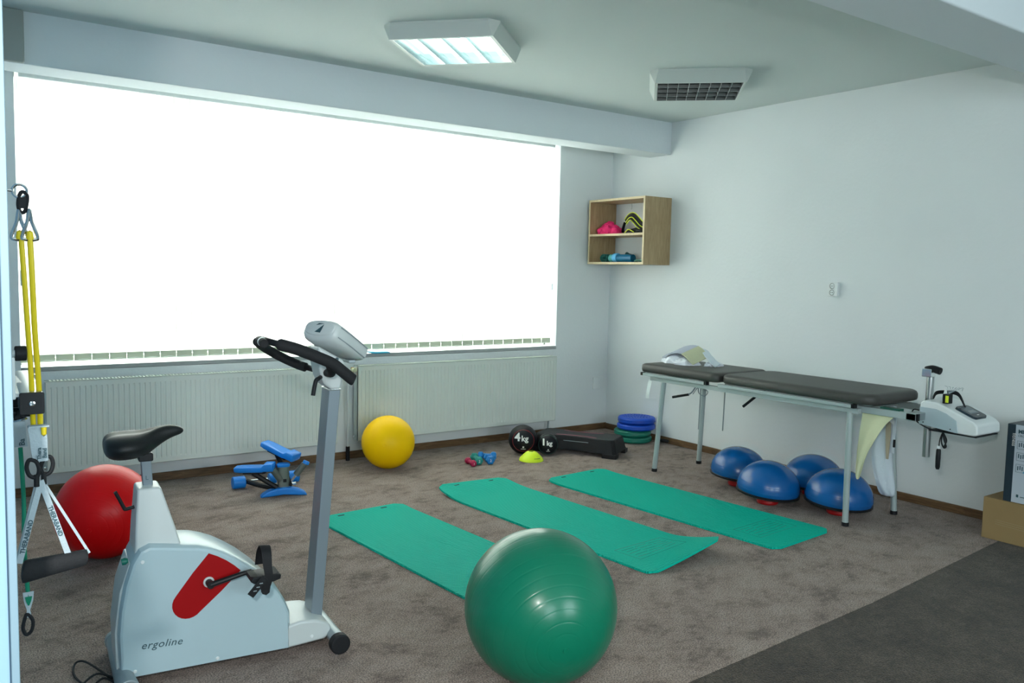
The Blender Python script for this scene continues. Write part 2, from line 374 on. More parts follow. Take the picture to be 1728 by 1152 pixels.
# vertical blind: one vane per pocket
bl = thing('vertical_blind', 'wide white vertical blind drawn shut across the whole window', 'blind', (XW0, .06, .868))
b = NB(); box(b, (ww/2, 0, 1.84), (ww-.06, .04, .04)); obj('headrail', b, WHITEP, bl, bevel=.004)
nv = 40; pitch = .1094
x0 = (-.672-XW0)-pitch/2
def vane_mesh():
    b = NB(); prism(b, [(-.061, -.0006), (0, .004), (.061, -.0006), (.061, .0006), (0, .0052), (-.061, .0006)], .046, 1.82, 'z'); return b
def pocket_mesh():
    b = NB(); prism(b, [(-.0530, -.003), (.0530, -.003), (.0530, .003), (-.0530, .003)], .001, .049, 'z'); return b
vane = obj('vane', vane_mesh(), VANE, bl, ang=60); pocket = obj('weight_pocket', pocket_mesh(), POCKET, vane, bevel=.002)
for i in range(nv):
    if i: v = vane.copy(); COL.objects.link(v); p = pocket.copy(); COL.objects.link(p); p.parent = v
    else: v = vane
    v.location = (x0-i*pitch, .001*(i % 2), 0); v.rotation_euler = (0, 0, math.radians(3.5+random.uniform(-1.2, 1.2)))
b = NB(); tube(b, [(x0-i*pitch/2, -.010, .012-(.007 if i % 2 else 0)) for i in range(2*nv-1)], .0013, 5, k=3)
obj('linking_chain', b, WHITEP, bl)
b = NB(); cyl(b, (ww-.022, -.01, .50), (ww-.022, -.01, .56), .006); tube(b, [(ww-.022, -.01, .53), (ww-.022, -.01, 1.8)], .0015, 6, k=0); obj('cord_weight', b, GREYT, bl)
b = NB(); cyl(b, (.02, -.01, .50), (.02, -.01, .60), .006); tube(b, [(.02, -.01, .53), (.02, -.01, 1.8)], .0015, 6, k=0); obj('cord_weight', b, GREYT, bl)

# ------------------------------------------------------------------ radiators
def radiator(x0_, label, valve_left):
    L, H, z0 = 2.0, .6, .157
    t = thing('radiator', label, 'radiator', (x0_, 0, 0), group='panel radiators under the window')
    # fluted front panel: cross section along x, lofted in z
    NF = 60; p = L/NF; zs = [z0, z0+.004, z0+.035, z0+.045, z0+H-.045, z0+H-.035, z0+H-.004, z0+H]
    dep = [.004, 0, 0, 1, 1, 0, 0, .004]
    b = NB(); rows = []
    for zi, z in enumerate(zs):
        row = []
        for i in range(NF):
            for fx, g in ((.0, 0), (.60, 0), (.72, 1), (.88, 1)):
                d = .0045*g*(1 if dep[zi] == 1 else 0) if i < NF-1 else 0
                yy = -.12+d+(.004 if dep[zi] == .004 else 0)
                row.append(b.verts.new((i*p+fx*p, yy, z)))
        row.append(b.verts.new((L, -.12, z))); rows.append(row)
    for A, C in zip(rows, rows[1:]):
        for i in range(len(A)-1): b.faces.new((A[i], A[i+1], C[i+1], C[i]))
    e = bmesh.ops.extrude_face_region(b, geom=b.faces[:]); vs = [g for g in e['geom'] if isinstance(g, bmesh.types.BMVert)]
    for v in vs: v.co.y = -.104
    obj('front_panel', b, RADW, t, ang=20)
    b = NB(); box(b, (L/2, -.045, z0+H/2), (L-.03, .014, H-.02)); obj('rear_panel', b, RADW, t)
    for xx in (.002, L-.002):
        b = NB(); box(b, (xx, -.08, z0+H/2), (.004, .088, H-.012)); obj('side_cover', b, RADW, t)
    b = NB()
    for i in range(90): box(b, (.02+(L-.04)*(i+.5)/90, -.078, z0+H+.002), (.012, .07, .003))
    box(b, (L/2, -.117, z0+H+.001), (L, .01, .006)); box(b, (L/2, -.041, z0+H+.001), (L, .01, .006)); obj('top_grille', b, RADG, t)
    for xx in (.3, L-.3):
        b = NB(); box(b, (xx, -.02, z0+H*.5), (.03, .036, H*.8)); obj('wall_bracket', b, RADG, t)
    s = -1 if valve_left else 1; xe = 0 if valve_left else L
    if valve_left:
        b = NB(); cyl(b, (0, -.075, z0+H-.03), (-.03, -.075, z0+H-.03), .011); cyl(b, (-.03, -.075, z0+H-.055), (-.03, -.075, z0+H-.01), .013)
        v = obj('valve', b, BRASS, t); b = NB(); cyl(b, (-.03, -.078, z0+H-.03), (-.03, -.125, z0+H-.028), .016, .018); obj('valve_head', b, OLIVEC, v, bevel=.004)
    for xx, ss in ((0, -1), (L, 1)):
        b = NB(); cyl(b, (xx, -.075, z0+.035), (xx+ss*.014, -.075, z0+.035), .012, n=8); cyl(b, (xx+ss*.014, -.075, z0+.035), (xx+ss*.018, -.075, z0+.035), .005); obj('plug', b, CHROME, t)
    return t
radiator(-4.91, 'white panel radiator below the window, left one behind the exercise bike', False)
t = radiator(-2.735, 'white panel radiator below the window, right one behind the yellow ball', True)
b = NB(); tube(b, [(1.96, -.07, .16), (1.955, -.07, .10), (1.95, -.075, .06)], .008, 8); obj('drain_pipe', b, GREYT, t)
# heating pipe between the radiators
t = thing('heating_pipe', 'thin white upright heating pipe with black foot between the radiators', 'pipe', (-2.80, -.075, 0))
b = NB(); cyl(b, (0, 0, .11), (0, 0, .725), .0075, n=12); tube(b, [(0, 0, .70), (0, 0, .722), (.008, 0, .727), (.018, 0, .727)], .0075, 10); obj('pipe', b, WHITEP, t)
b = NB(); cyl(b, (0, 0, 0), (0, 0, .115), .016, n=16); obj('black_sleeve', b, BLACKP, t, bevel=.003)

# blue cloth on the sill
b = NB(); ribbon(b, [(-2.60, -.01, .8575), (-2.565, -.02, .8500), (-2.50, -.02, .8485), (-2.42, -.02, .8490)], (0, .07, .0), .006); ribbon(b, [(-2.59, -.02, .858), (-2.52, -.03, .8545), (-2.43, -.03, .854)], (0, .05, .0), .004)
tag(obj('exercise_band', b, BLUEB, bevel=.0015), 'small folded light blue band lying on the white window sill', 'exercise band')

# ------------------------------------------------------------------ ceiling lights
def ceiling_light(cx, cy, ang, lit, label):
    t = thing('ceiling_light', label, 'ceiling light', (cx, cy, ZC), ang, group='louvred square ceiling lights')
    h = .085; wb, wt, cc = .30, .335, .055
    def octo(w, c, z): return [(x, y, z) for x, y in ((w, w-c), (w-c, w), (-w+c, w), (-w, w-c), (-w, -w+c), (-w+c, -w), (w-c, -w), (w, -w+c))]
    b = NB()
    outer = [octo(wt, cc, 0), octo(wt, cc, -.012), octo(wb, .004, -h), octo(wb-.018, .003, -h), octo(wb-.018, .003, -.012)]
    loft(b, outer, caps=True); obj('housing', b, HOUS, t, ang=25)
    b = NB(); box(b, (0, 0, -.0145), (2*(wb-.02), 2*(wb-.02), .003)); obj('reflector', b, DIFFL if lit else LOUVRED, t)
    for i in range(4):
        y = -(wb-.02)+(i+.5)*(2*(wb-.02))/4
        b = NB(); cyl(b, (-.27, y, -.035), (.27, y, -.035), .009, n=12); obj('fluorescent_tube', b, TUBELIT if lit else WHITEP, t)
    L = wb-.02
    b = NB()
    for i in range(5):
        y = -L+i*2*L/4; d = .011
        prism(b, [(y-.001, -h+.001), (y+.001, -h+.001), (y+d, -.045), (y-d, -.045)], -L, L, 'x')
    obj('lengthwise_louvre', b, LOUVRE if lit else LOUVRED, t, ang=20)
    b = NB()
    for i in range(9):
        x = -L+i*2*L/8
        if not lit: box(b, (x, 0, -h+.015), (.003, 2*L, .028))
        elif i in (0, 8): box(b, (x, 0, -h+.02), (.003, 2*L, .038))
    obj('cross_louvre', b, LOUVRE if lit else LOUVRED, t)
    if not lit:
        b = NB()
        for i in range(9): box(b, (-L+i*2*L/8, 0, -h+.0005), (.003, 2*L, .001))
        for i in range(5): box(b, (0, -L+i*2*L/4, -h+.0005), (2*L, .003, .001))
        obj('louvre_edges', b, LOUVRE, t)
    return t
ceiling_light(-2.948, -1.864, math.radians(42.5), True, 'lit square ceiling light with glowing white louvres, left one')
ceiling_light(-1.076, -2.049, math.radians(-44.5), False, 'unlit square ceiling light with dark louvre grid, nearer the wall shelf')

# ------------------------------------------------------------------ wall shelf with contents
t = thing('wall_shelf', 'open oak box shelf hung in the corner beside the window', 'shelf', (-.002, -.425, 1.92))
D, Wd, Hh, tk = .33, .75, .60, .02
for s, nme in ((1, 'side_panel'), (-1, 'side_panel')):
    b = NB(); box(b, (-D/2, s*(Wd/2-tk/2), 0), (D, tk, Hh)); o = obj(nme, b, OAK, t, bevel=.0015, seg=1)
    b = NB(); box(b, (-D-.0006, s*(Wd/2-tk/2), 0), (.0012, tk, Hh)); obj('edge_band', b, OAKE, o)
for z, nme in ((Hh/2-tk/2, 'top_panel'), (-Hh/2+tk/2, 'bottom_panel'), (-.03, 'middle_shelf')):
    b = NB(); box(b, (-D/2, 0, z), (D, Wd-2*tk-.0002, tk)); o = obj(nme, b, OAK, t, bevel=.0015, seg=1)
    b = NB(); box(b, (-D-.0006, 0, z), (.0012, Wd-2*tk-.0002, tk)); obj('edge_band', b, OAKE, o)
b = NB(); tube(b, [(-.02, .12, .28), (-.02, .12, .23), (-.03, .12, .225)], .002, 6); obj('hanging_hook', b, GREYT, t)
SZ1 = 1.9002; SZ0 = 1.6402
b = NB(); cloth_blob(b, (-.20, -.185, SZ1), (.09, .105, .115), 3, .22, 1.8); cloth_blob(b, (-.21, -.25, SZ1), (.09, .125, .085), 5, .25, 2.0)
tag(obj('pink_cloth', b, PINKC), 'crumpled bright pink cloth on the middle board of the wall shelf', 'cloth')
t = thing('sport_strap', 'black support strap with neon yellow piping on the wall shelf', 'strap', (-.20, -.55, SZ1))
P = [(0, .13, .11), (0, .09, .150), (0, .04, .158), (0, -.01, .125), (0, -.06, .085), (0, -.11, .062), (0, -.155, .065)]
def pth(off): 
    Q = smoothpts(P, 5); out = []
    for i, p in enumerate(Q):
        d_ = (Q[min(i+1, len(Q)-1)]-Q[max(i-1, 0)]).normalized(); w_ = V((-.45, d_.z*-.9, d_.y*-.9)).normalized(); w_ = V((-.35, -d_.z, d_.y)).normalized(); out.append(p-w_*off)
    return out
b = NB(); L0, L1 = pth(-.036), pth(.036); ribbon(b, [(a_+c_)/2 for a_, c_ in zip(L0, L1)], [tuple(c_-a_) for a_, c_ in zip(L0, L1)], .006, k=0); obj('strap_band', b, RUBBER, t)
for off_ in (-.037, -.008, .037):
    b = NB(); tube(b, [p+V((-.005, 0, 0)) for p in pth(off_)], .0038, 6, k=0); obj('piping', b, NEON2, t)
b = NB(); tube(b, [(-.075, .06, .008), (-.078, .01, .035), (-.078, -.06, .012)], .004, 6); obj('piping', b, NEON2, t)
b = NB(); ribbon(b, [(.03, .20, .008), (.0, .165, .05), (0, .14, .11)], (.03, 0, 0), .005); obj('thin_strap', b, RUBBER, t)
b = NB(); cloth_blob(b, (0, -.03, 0), (.07, .15, .048), 9, .18, 2.2); obj('folded_end', b, RUBBER, t)
t = thing('teal_band_coil', 'teal exercise band coiled at the left of the lower shelf', 'exercise band', (-.22, -.185, SZ0))
b = NB()
for k_, rr in enumerate((.048, .036, .024)): ribbon(b, [(0, rr*1.1*math.cos(a*PI/6), .038+rr*.78*math.sin(a*PI/6)) for a in range(12)], (.055, 0, 0), .004, closed=True, k=2)
obj('coiled_band', b, mat('teal_rubber', (.01, .13, .11), .5), t)
t = thing('foam_roller', 'blue hand roller with pale blue bands lying on the lower shelf', 'roller', (-.22, -.415, SZ0))
b = NB(); lathe(b, [(.036, -.13), (.036, .13)], 28, Matrix.Translation((0, -.01, .037)) @ Matrix.Rotation(PI/2, 4, 'X')); obj('roller_body', b, mat('roller_blue', (.0, .13, .26), .4), t, bevel=.004)
b = NB(); lathe(b, [(.042, -.028), (.042, .028)], 28, Matrix.Translation((0, .085, .0425)) @ Matrix.Rotation(PI/2, 4, 'X')); obj('pale_collar', b, mat('sky_blue_plastic', (.12, .45, .75), .4), t, bevel=.005)
b = NB(); lathe(b, [(.038, -.022), (.038, .022)], 28, Matrix.Translation((0, .14, .0385)) @ Matrix.Rotation(PI/2, 4, 'X')); obj('teal_collar', b, mat('aqua_plastic', (.08, .38, .38), .4), t, bevel=.005)
b = NB(); cloth_blob(b, (-.1, -.36, SZ0), (.035, .09, .085), 2, .15, 2.5); tag(obj('dark_elastic_band', b, mat('dark_teal_fabric', (.015, .07, .08), .8)), 'dark band bundled behind the blue roller on the lower shelf', 'exercise band')
b = NB()
tube(b, [(-.2, -.58, SZ0+.01), (-.24, -.62, SZ0+.018), (-.2, -.66, SZ0+.012), (-.25, -.70, SZ0+.02), (-.19, -.74, SZ0+.012), (-.24, -.755, SZ0+.01)], .009, 8)
tube(b, [(-.25, -.60, SZ0+.008), (-.22, -.66, SZ0+.02), (-.26, -.73, SZ0+.01)], .008, 8)
tag(obj('green_tubing', b, mat('pale_green_tubing', (.12, .30, .24), .5)), 'pale green tubing loose at the right end of the lower shelf', 'exercise tubing')

# outlet on right wall, blank plate on back wall
t = thing('wall_outlet', 'white double power socket on the right wall above the bench', 'outlet', (0, -2.487, 1.45))
b = NB(); box(b, (-.014, 0, 0), (.028, .082, .105)); obj('outlet_box', b, WHITEP, t, bevel=.004)
for z in (.024, -.024):
    b = NB(); lathe(b, [(.019, 0), (.021, .003), (.018, .003), (.017, -.0005)], 24, Matrix.Translation((-.028, .004, z)) @ Matrix.Rotation(-PI/2, 4, 'Y')); s_ = obj('socket_ring', b, mat('socket_ring_grey', (.25, .28, .25), .5), t)
    b = NB(); cyl(b, (-.028, .004, z), (-.0295, .004, z), .0165, n=24); obj('socket_face', b, WHITEP, s_)
    b = NB()
    for dy in (-.006, .006): cyl(b, (-.0285, dy+.004, z), (-.0315, dy+.004, z), .0028, n=10)
    obj('socket_holes', b, DARKH, s_)
b = NB(); box(b, (-.114, -.006, .46), (.14, .012, .115)); tag(obj('blank_wall_plate', b, WALL, bevel=.003), 'blank white cover plate low on the back wall near the corner', 'wall plate')

# ------------------------------------------------------------------ gym balls
def gymball(name, label, c, r, pole, m, rings=11, amp=.0022):
    pole = V(pole).normalized(); t = thing(name, label, 'gym ball', (c[0], c[1], 0))
    prof = []; N = 360
    for i in range(N+1):
        a = PI*i/N; g = 0
        ph = (a/(PI/2/rings)) % 1.0
        g = math.exp(-((ph-.5)/.04)**2)*(1 if PI*.04 < a < PI*.96 else 0)
        rr = r*(1-amp*g); prof.append((rr*math.sin(a), -rr*math.cos(a)))
    prof[0] = (0, prof[0][1]); prof[-1] = (0, prof[-1][1])
    x, y = frame(pole); M = Matrix(((x.x, y.x, pole.x, 0), (x.y, y.y, pole.y, 0), (x.z, y.z, pole.z, r), (0, 0, 0, 1)))
    b = NB(); lathe(b, prof, 96, M); obj('ball_shell', b, m, t, ang=80)
    b = NB(); lathe(b, [(0, r*.999), (.011, r*.999), (.010, r*.999+.003), (0, r*.999+.003)], 20, M); obj('valve_plug', b, m, t)
    return t
gymball('gym_ball', 'large dark green gym ball in the foreground in front of the mats', (-3.71, -3.793), .284, (-.325, -.931, -.168), BALLG)
gymball('gym_ball', 'red gym ball behind the saddle of the exercise bike', (-4.805, -1.50), .241, (-.444, -.888, -.118), BALLR)
gymball('gym_ball', 'yellow gym ball on the carpet in front of the right radiator', (-2.64, -.46), .2034, (-.579, -.812, .081), BALLY, rings=1, amp=.0)
# ------------------------------------------------------------------ medicine balls
def on_sphere(bm_, c, r, x, y, z, off):
    for v in bm_.verts:
        u, w, d = v.co.x, v.co.y, v.co.z
        p = (x*u+y*w+z*math.sqrt(max(r*r-u*u-w*w, 1e-6)))
        v.co = V(c)+p.normalized()*(r+off+d)
def medball(label, c, r, txt, unit, ringm, ringr, s):
    t = thing('medicine_ball', label, 'medicine ball', (c[0], c[1], 0), group=None)
    ctr = V((0, 0, r))
    b = NB(); bmesh.ops.create_uvsphere(b, u_segments=64, v_segments=40, radius=r); xf(b, Matrix.Translation(ctr)); obj('ball_shell', b, mat('medicine_ball_rubber', (.007, .008, .011), .5, spec=.3, bump=.25, bscale=160), t, ang=80)
    z = V((-.56, -.818, .06)).normalized(); x = V((0, 0, 1)).cross(z).normalized(); y = z.cross(x)
    b1 = textmesh(txt, s, .0006, bold=.0028); xf(b1, Matrix.Translation((-s*.80, s*.02, 0)))
    b2 = textmesh(unit, s*.72, .0006, bold=.0016); xf(b2, Matrix.Translation((-s*.20, s*.0, 0)))
    me = bpy.data.meshes.new('t'); b2.to_mesh(me); b1.from_mesh(me); b2.free()
    bmesh.ops.subdivide_edges(b1, edges=[e for e in b1.edges if e.calc_length() > .01], cuts=2)
    bmesh.ops.triangulate(b1, faces=b1.faces[:])
    on_sphere(b1, ctr, r, x, y, z, .0022); obj('weight_number', b1, TEXTW, t)
    b = NB(); xf(b, Matrix.Identity(4)); pts = []
    for i in range(40):
        a = 2*PI*i/40; d = (z*math.cos(ringr)+x*math.sin(ringr)*math.cos(a)+y*math.sin(ringr)*math.sin(a)).normalized(); pts.append(ctr+d*(r+.0003))
    tube(b, pts, .0014, 6, closed=True, k=1); obj('ring_line', b, ringm, t)
    b = NB(); box(b, (0, -r*.42, 0), (r*.11, r*.11, .001)); box(b, (0, -r*.56, 0), (r*.34, r*.035, .001)); bmesh.ops.subdivide_edges(b, edges=b.edges[:], cuts=2)
    on_sphere(b, ctr, r, x, y, z, .0008); obj('maker_mark', b, TEXTW, t)
medball('black medicine ball printed 4kg with a red ring, left of the pair', (-1.421, -.553), .122, '4', 'kg', REDC, math.radians(47), .088)
medball('smaller black medicine ball printed 1kg with a green ring', (-1.262, -.690), .090, '1', 'kg', mat('green_ring_print', (.03, .12, .09), .5), math.radians(62), .070)

# marker cone
t = thing('marker_cone', 'neon yellow marker disc cone in front of the medicine balls', 'marker cone', (-1.515, -.80, 0))
b = NB(); lathe(b, [(.098, 0), (.100, .003), (.094, .022), (.048, .066), (.034, .074), (.024, .076), (.024, .073), (.040, .067), (.088, .02), (.095, .0)], 48); obj('cone_shell', b, NEON, t, ang=50)
b = NB(); box(b, (.0, 0, 0), (.05, .0015, .004)); xf(b, Matrix.Rotation(math.radians(-12), 4, 'Z') @ Matrix.Translation((.012, -.0862, .0295))); obj('maker_mark', b, TEXTD, t)

# ------------------------------------------------------------------ dumbbells
def dumbbell(label, c, ang, m, r=.032, L=.15):
    t = thing('dumbbell', label, 'dumbbell', (c[0], c[1], r*.93), ang, group=None)
    M = Matrix.Rotation(PI/2, 4, 'Y')
    for s in (-1, 1):
        b = NB(); prof = [(.6*r, L/2), (.88*r, L/2-.006), (r, L/2-.014), (r, L/2-.034), (.75*r, L/2-.044)]
        lathe(b, [(a, s*z) for a, z in prof], 6 if r > .03 else 8, M @ Matrix.Rotation(PI/6, 4, 'Z')); obj('weight_head', b, m, t, bevel=.004, seg=3)
    b = NB(); cyl(b, (-L/2+.04, 0, 0), (L/2-.04, 0, 0), r*.52, n=20); obj('grip', b, m, t)
    b = NB(); box(b, (-L/2-.0008, 0, .002), (.001, r*.5, r*.45)); 
    for s in (-1, 1): box(b, (-L/2-.0009, s*r*.1, .002), (.0012, .003, r*.4))
    b.free()
    b = textmesh('2' if r > .034 else '1', r*.8, .0004, align='CENTER'); xf(b, Matrix.Translation((L/2+.0008, 0, -r*.28)) @ Matrix.Rotation(PI/2, 4, 'Z') @ Matrix.Rotation(PI/2, 4, 'X')); obj('weight_number', b, TEXTW, t)
    return t
dumbbell('small crimson dumbbell at the left of the dumbbell cluster', (-2.035, -.695), math.radians(-100), DBP, .027, .15)
dumbbell('teal dumbbell beside the crimson one', (-1.952, -.655), math.radians(-109), DBG, .036, .19)
dumbbell('blue dumbbell at the front right of the cluster', (-1.872, -.715), math.radians(-112), DBB, .038, .13)
dumbbell('blue dumbbell lying behind the other blue one', (-1.815, -.60), math.radians(-36), DBB, .036, .15)

# ------------------------------------------------------------------ step platform
def step_platform():
    t = thing('step_platform', 'black aerobic step platform with pink stripes behind the medicine balls', 'step platform', (-.94, -.715, 0), math.radians(121.5))
    L, Wd_ = .70, .30; prof = []
    def outline(z, g):
        o = []; l, w = L/2+g, Wd_/2+g
        for (x, y) in ((-l, -w+.03), (-l+.03, -w), (-.17, -w), (-.10, -w+.028), (.10, -w+.028), (.17, -w), (l-.03, -w), (l, -w+.03), (l, w-.03), (l-.03, w), (.17, w), (.10, w-.028), (-.10, w-.028), (-.17, w), (-l+.03, w), (-l, w-.03)): o.append((x, y, z))
        return o
    b = NB(); loft(b, [outline(.035, .03), outline(.06, .022), outline(.145, .0), outline(.150, -.006)]); 
    obj('platform_top', b, BLKSTEP, t, bevel=.003)
    for sx in (-1, 1):
        for sy in (-1, 1):
            b = NB(); loft(b, [[(sx*x, sy*y, z) for x, y in ((L/2+.034, Wd_/2+.034), (L/2-.09, Wd_/2+.034), (L/2-.07, Wd_/2-.03), (L/2+.034, Wd_/2-.05))] for z in (.0, .036)]); obj('foot', b, BLKSTEP, t, bevel=.003)
    for sy in (-1, 1):
        b = NB(); ribbon(b, [(-.19, sy*.108, .1508), (-.1, sy*.088, .1508), (.1, sy*.088, .1508), (.17, sy*.105, .1508)], (0, .006, 0), .001); obj('pink_stripe', b, PINKM, t)
    b = NB(); box(b, (-.02, Wd_/2-.001, .112), (.22, .004, .004)); obj('side_groove', b, GREYT, t)
step_platform()

# ------------------------------------------------------------------ balance cushions in the corner
def cushion(label, c, z, r, h, m, tx=0, ty=0, grp='stacked balance cushions in the corner'):
    t = thing('balance_cushion', label, 'balance cushion', (c[0], c[1], z), 0, group=grp); t.rotation_euler = (tx, ty, 0)
    prof = [(0, .004), (r*.8, .0), (r*.93, h*.08), (r, h*.3), (r*.99, h*.46), (r*.985, h*.5), (r*.99, h*.54), (r, h*.7), (r*.94, h*.93), (r*.8, h), (r*.4, h*.985), (0, h*.98)]
    b = NB(); lathe(b, prof, 56); o = obj('cushion_shell', b, m, t, ang=60)
    b = NB()
    for i in range(70):
        a = i*2.4; q = r*.75*math.sqrt(i/70); bmesh.ops.create_uvsphere(b, u_segments=6, v_segments=4, radius=.004, matrix=Matrix.Translation((q*math.cos(a), q*math.sin(a), h)))
    obj('top_nubs', b, m, t)
cc = (-.205, -.65)
cushion('green balance cushion lowest in the corner stack', (cc[0]-.005, cc[1]+.02), .002, .165, .058, CUSHG)
cushion('green balance cushion second from the floor in the corner stack', (cc[0]-.02, cc[1]+.025), .0605, .170, .057, CUSHG)
cushion('blue balance cushion directly on top of the green ones', (cc[0], cc[1]), .1190, .175, .056, CUSHB)
cushion('topmost blue balance cushion of the corner stack', (cc[0]+.002, cc[1]-.002), .1765, .172, .058, CUSHB)
b = NB(); cyl(b, (-.034, -.90, .028), (-.060, -.82, .028), .014); tag(obj('black_weight_cuff', b, RUBBER, bevel=.006), 'black cuff on the floor behind the corner cushion stack', 'weight cuff')

# ------------------------------------------------------------------ balance domes under the bench
def bosu(label, c, r, tilt, tz):
    t = thing('balance_dome', label, 'balance dome', (c[0], c[1], 0), group='blue balance domes under the bench')
    M = Matrix.Translation((0, 0, .108)) @ Matrix.Rotation(tz, 4, 'Z') @ Matrix.Rotation(tilt, 4, 'X')
    N = 40; prof = [(r*.97, -.022)]
    for i in range(N+1):
        a = PI/2*i/N; prof.append((r*math.cos(a)**.97 if i < N else 0, .182*math.sin(a)*(r/.21)))
        if i in (2, 4, 6): prof[-1] = (prof[-1][0]*.992, prof[-1][1])
    b = NB(); lathe(b, prof[:1]+prof[1:], 64, M); obj('dome', b, BOSU, t, ang=50)
    b = NB(); lathe(b, [(r*.92, -.040), (r*1.0, -.034), (r*1.005, -.024), (r*.97, -.019)], 64, M); obj('platform_rim', b, BLACKP, t)
    b = NB(); lathe(b, [(.066, .0), (.072, .01), (.066, .068), (.05, .072)], 40); obj('red_base', b, REDC, t, bevel=.003)
bosu('blue balance dome on a red base, furthest left under the bench', (-.675, -2.22), .202, math.radians(4), .5)
bosu('blue balance dome on a red base, front one in the middle under the bench', (-.895, -2.655), .208, math.radians(5), .3)
bosu('blue balance dome half hidden at the back by the wall under the bench', (-.43, -2.68), .205, math.radians(2), .3)
bosu('blue balance dome on a red base, behind the near right bench leg', (-.70, -3.06), .213, math.radians(4), .2)

# ------------------------------------------------------------------ yoga mats
def yogamat(label, fc, ang, lift, Lm=1.90, Wm=.60):
    # fc = centre of the far end; local -y runs toward the camera
    t = thing('exercise_mat', label, 'exercise mat', (fc[0], fc[1], 0), ang, group='turquoise exercise mats')
    th = .013; rc = .055
    def zf(x, y): return lift(x/(Wm/2), -y/Lm)
    b = NB(); nx, ny = 20, 64; top = []; bot = []
    for j in range(ny+1):
        y = -Lm*j/ny; e = min(-y, Lm+y); w = Wm/2
        if e < rc: w = Wm/2-rc+math.sqrt(max(rc*rc-(rc-e)**2, 0))
        a = []; c_ = []
        for i in range(nx+1):
            x = -w+2*w*i/nx; z = zf(x, y); a.append(b.verts.new((x, y, z+th))); c_.append(b.verts.new((x, y, z+.001)))
        top.append(a); bot.append(c_)
    for j in range(ny):
        for i in range(nx):
            b.faces.new((top[j][i], top[j+1][i], top[j+1][i+1], top[j][i+1])); b.faces.new((bot[j][i], bot[j][i+1], bot[j+1][i+1], bot[j+1][i]))
        b.faces.new((top[j][0], bot[j][0], bot[j+1][0], top[j+1][0])); b.faces.new((top[j][nx], top[j+1][nx], bot[j+1][nx], bot[j][nx]))
    for j in (0, ny):
        for i in range(nx): b.faces.new((top[j][i], top[j][i+1], bot[j][i+1], bot[j][i]))
    obj('mat_foam', b, MATG, t, ang=50)
    for x in (-.15, .15):
        b = NB(); pts = rrect(.045, .014, .006, 4, x, -.032); prism(b, pts, zf(x, -.032)+th-.001, zf(x, -.032)+th+.0006, 'z'); obj('hanging_slot', b, DARKH, t)
    b = NB()
    def ln(p, q, w=.004):
        P_ = [V((p[0]+(q[0]-p[0])*k/12, p[1]+(q[1]-p[1])*k/12, 0)) for k in range(13)]
        for v in P_: v.z = zf(v.x, v.y)+th+.0002
        d = V((q[0]-p[0], q[1]-p[1], 0)).normalized(); ribbon(b, P_, tuple(V((-d.y, d.x, 0))*w), .0008, k=0)
    y0, y1 = -Lm+.36, -Lm+.17
    ln((-.19, y0), (.19, y0)); ln((.19, y0), (.19, y1), .002); ln((-.19, y1), (.19, y1), .002); ln((-.19, y0), (-.19, y1), .002)
    for k_ in range(5):
        yy = y0-.03-k_*.031
        for s_ in range(3):
            xa = -.165+s_*.11+.01*(k_ % 2); ln((xa, yy), (xa+.095, yy+.010*math.sin(s_*2.1+k_)), .0035)
    obj('embossed_panel', b, MATE, t)
    return t
lA = lambda s, v: .010*max(0, 1-v/.08)**2 if v < .08 else 0
lB = lambda s, v: (.038*max(0, 1-v/.16)**2*(1.0-.35*s)) + (.085*max(0, (v-.80)/.2)**1.6*((s+1)/2)**1.3)
lC = lambda s, v: .012*max(0, 1-v/.10)**2
yogamat('turquoise exercise mat nearest the bike, partly hidden by the green ball', (-3.343, -1.46), .07, lA)
yogamat('turquoise exercise mat in the middle of three, near corner curling up', (-2.41, -1.288), .072, lB, 1.93)
yogamat('turquoise exercise mat closest to the bench and blue domes', (-1.55, -1.40), .083, lC, 1.91)

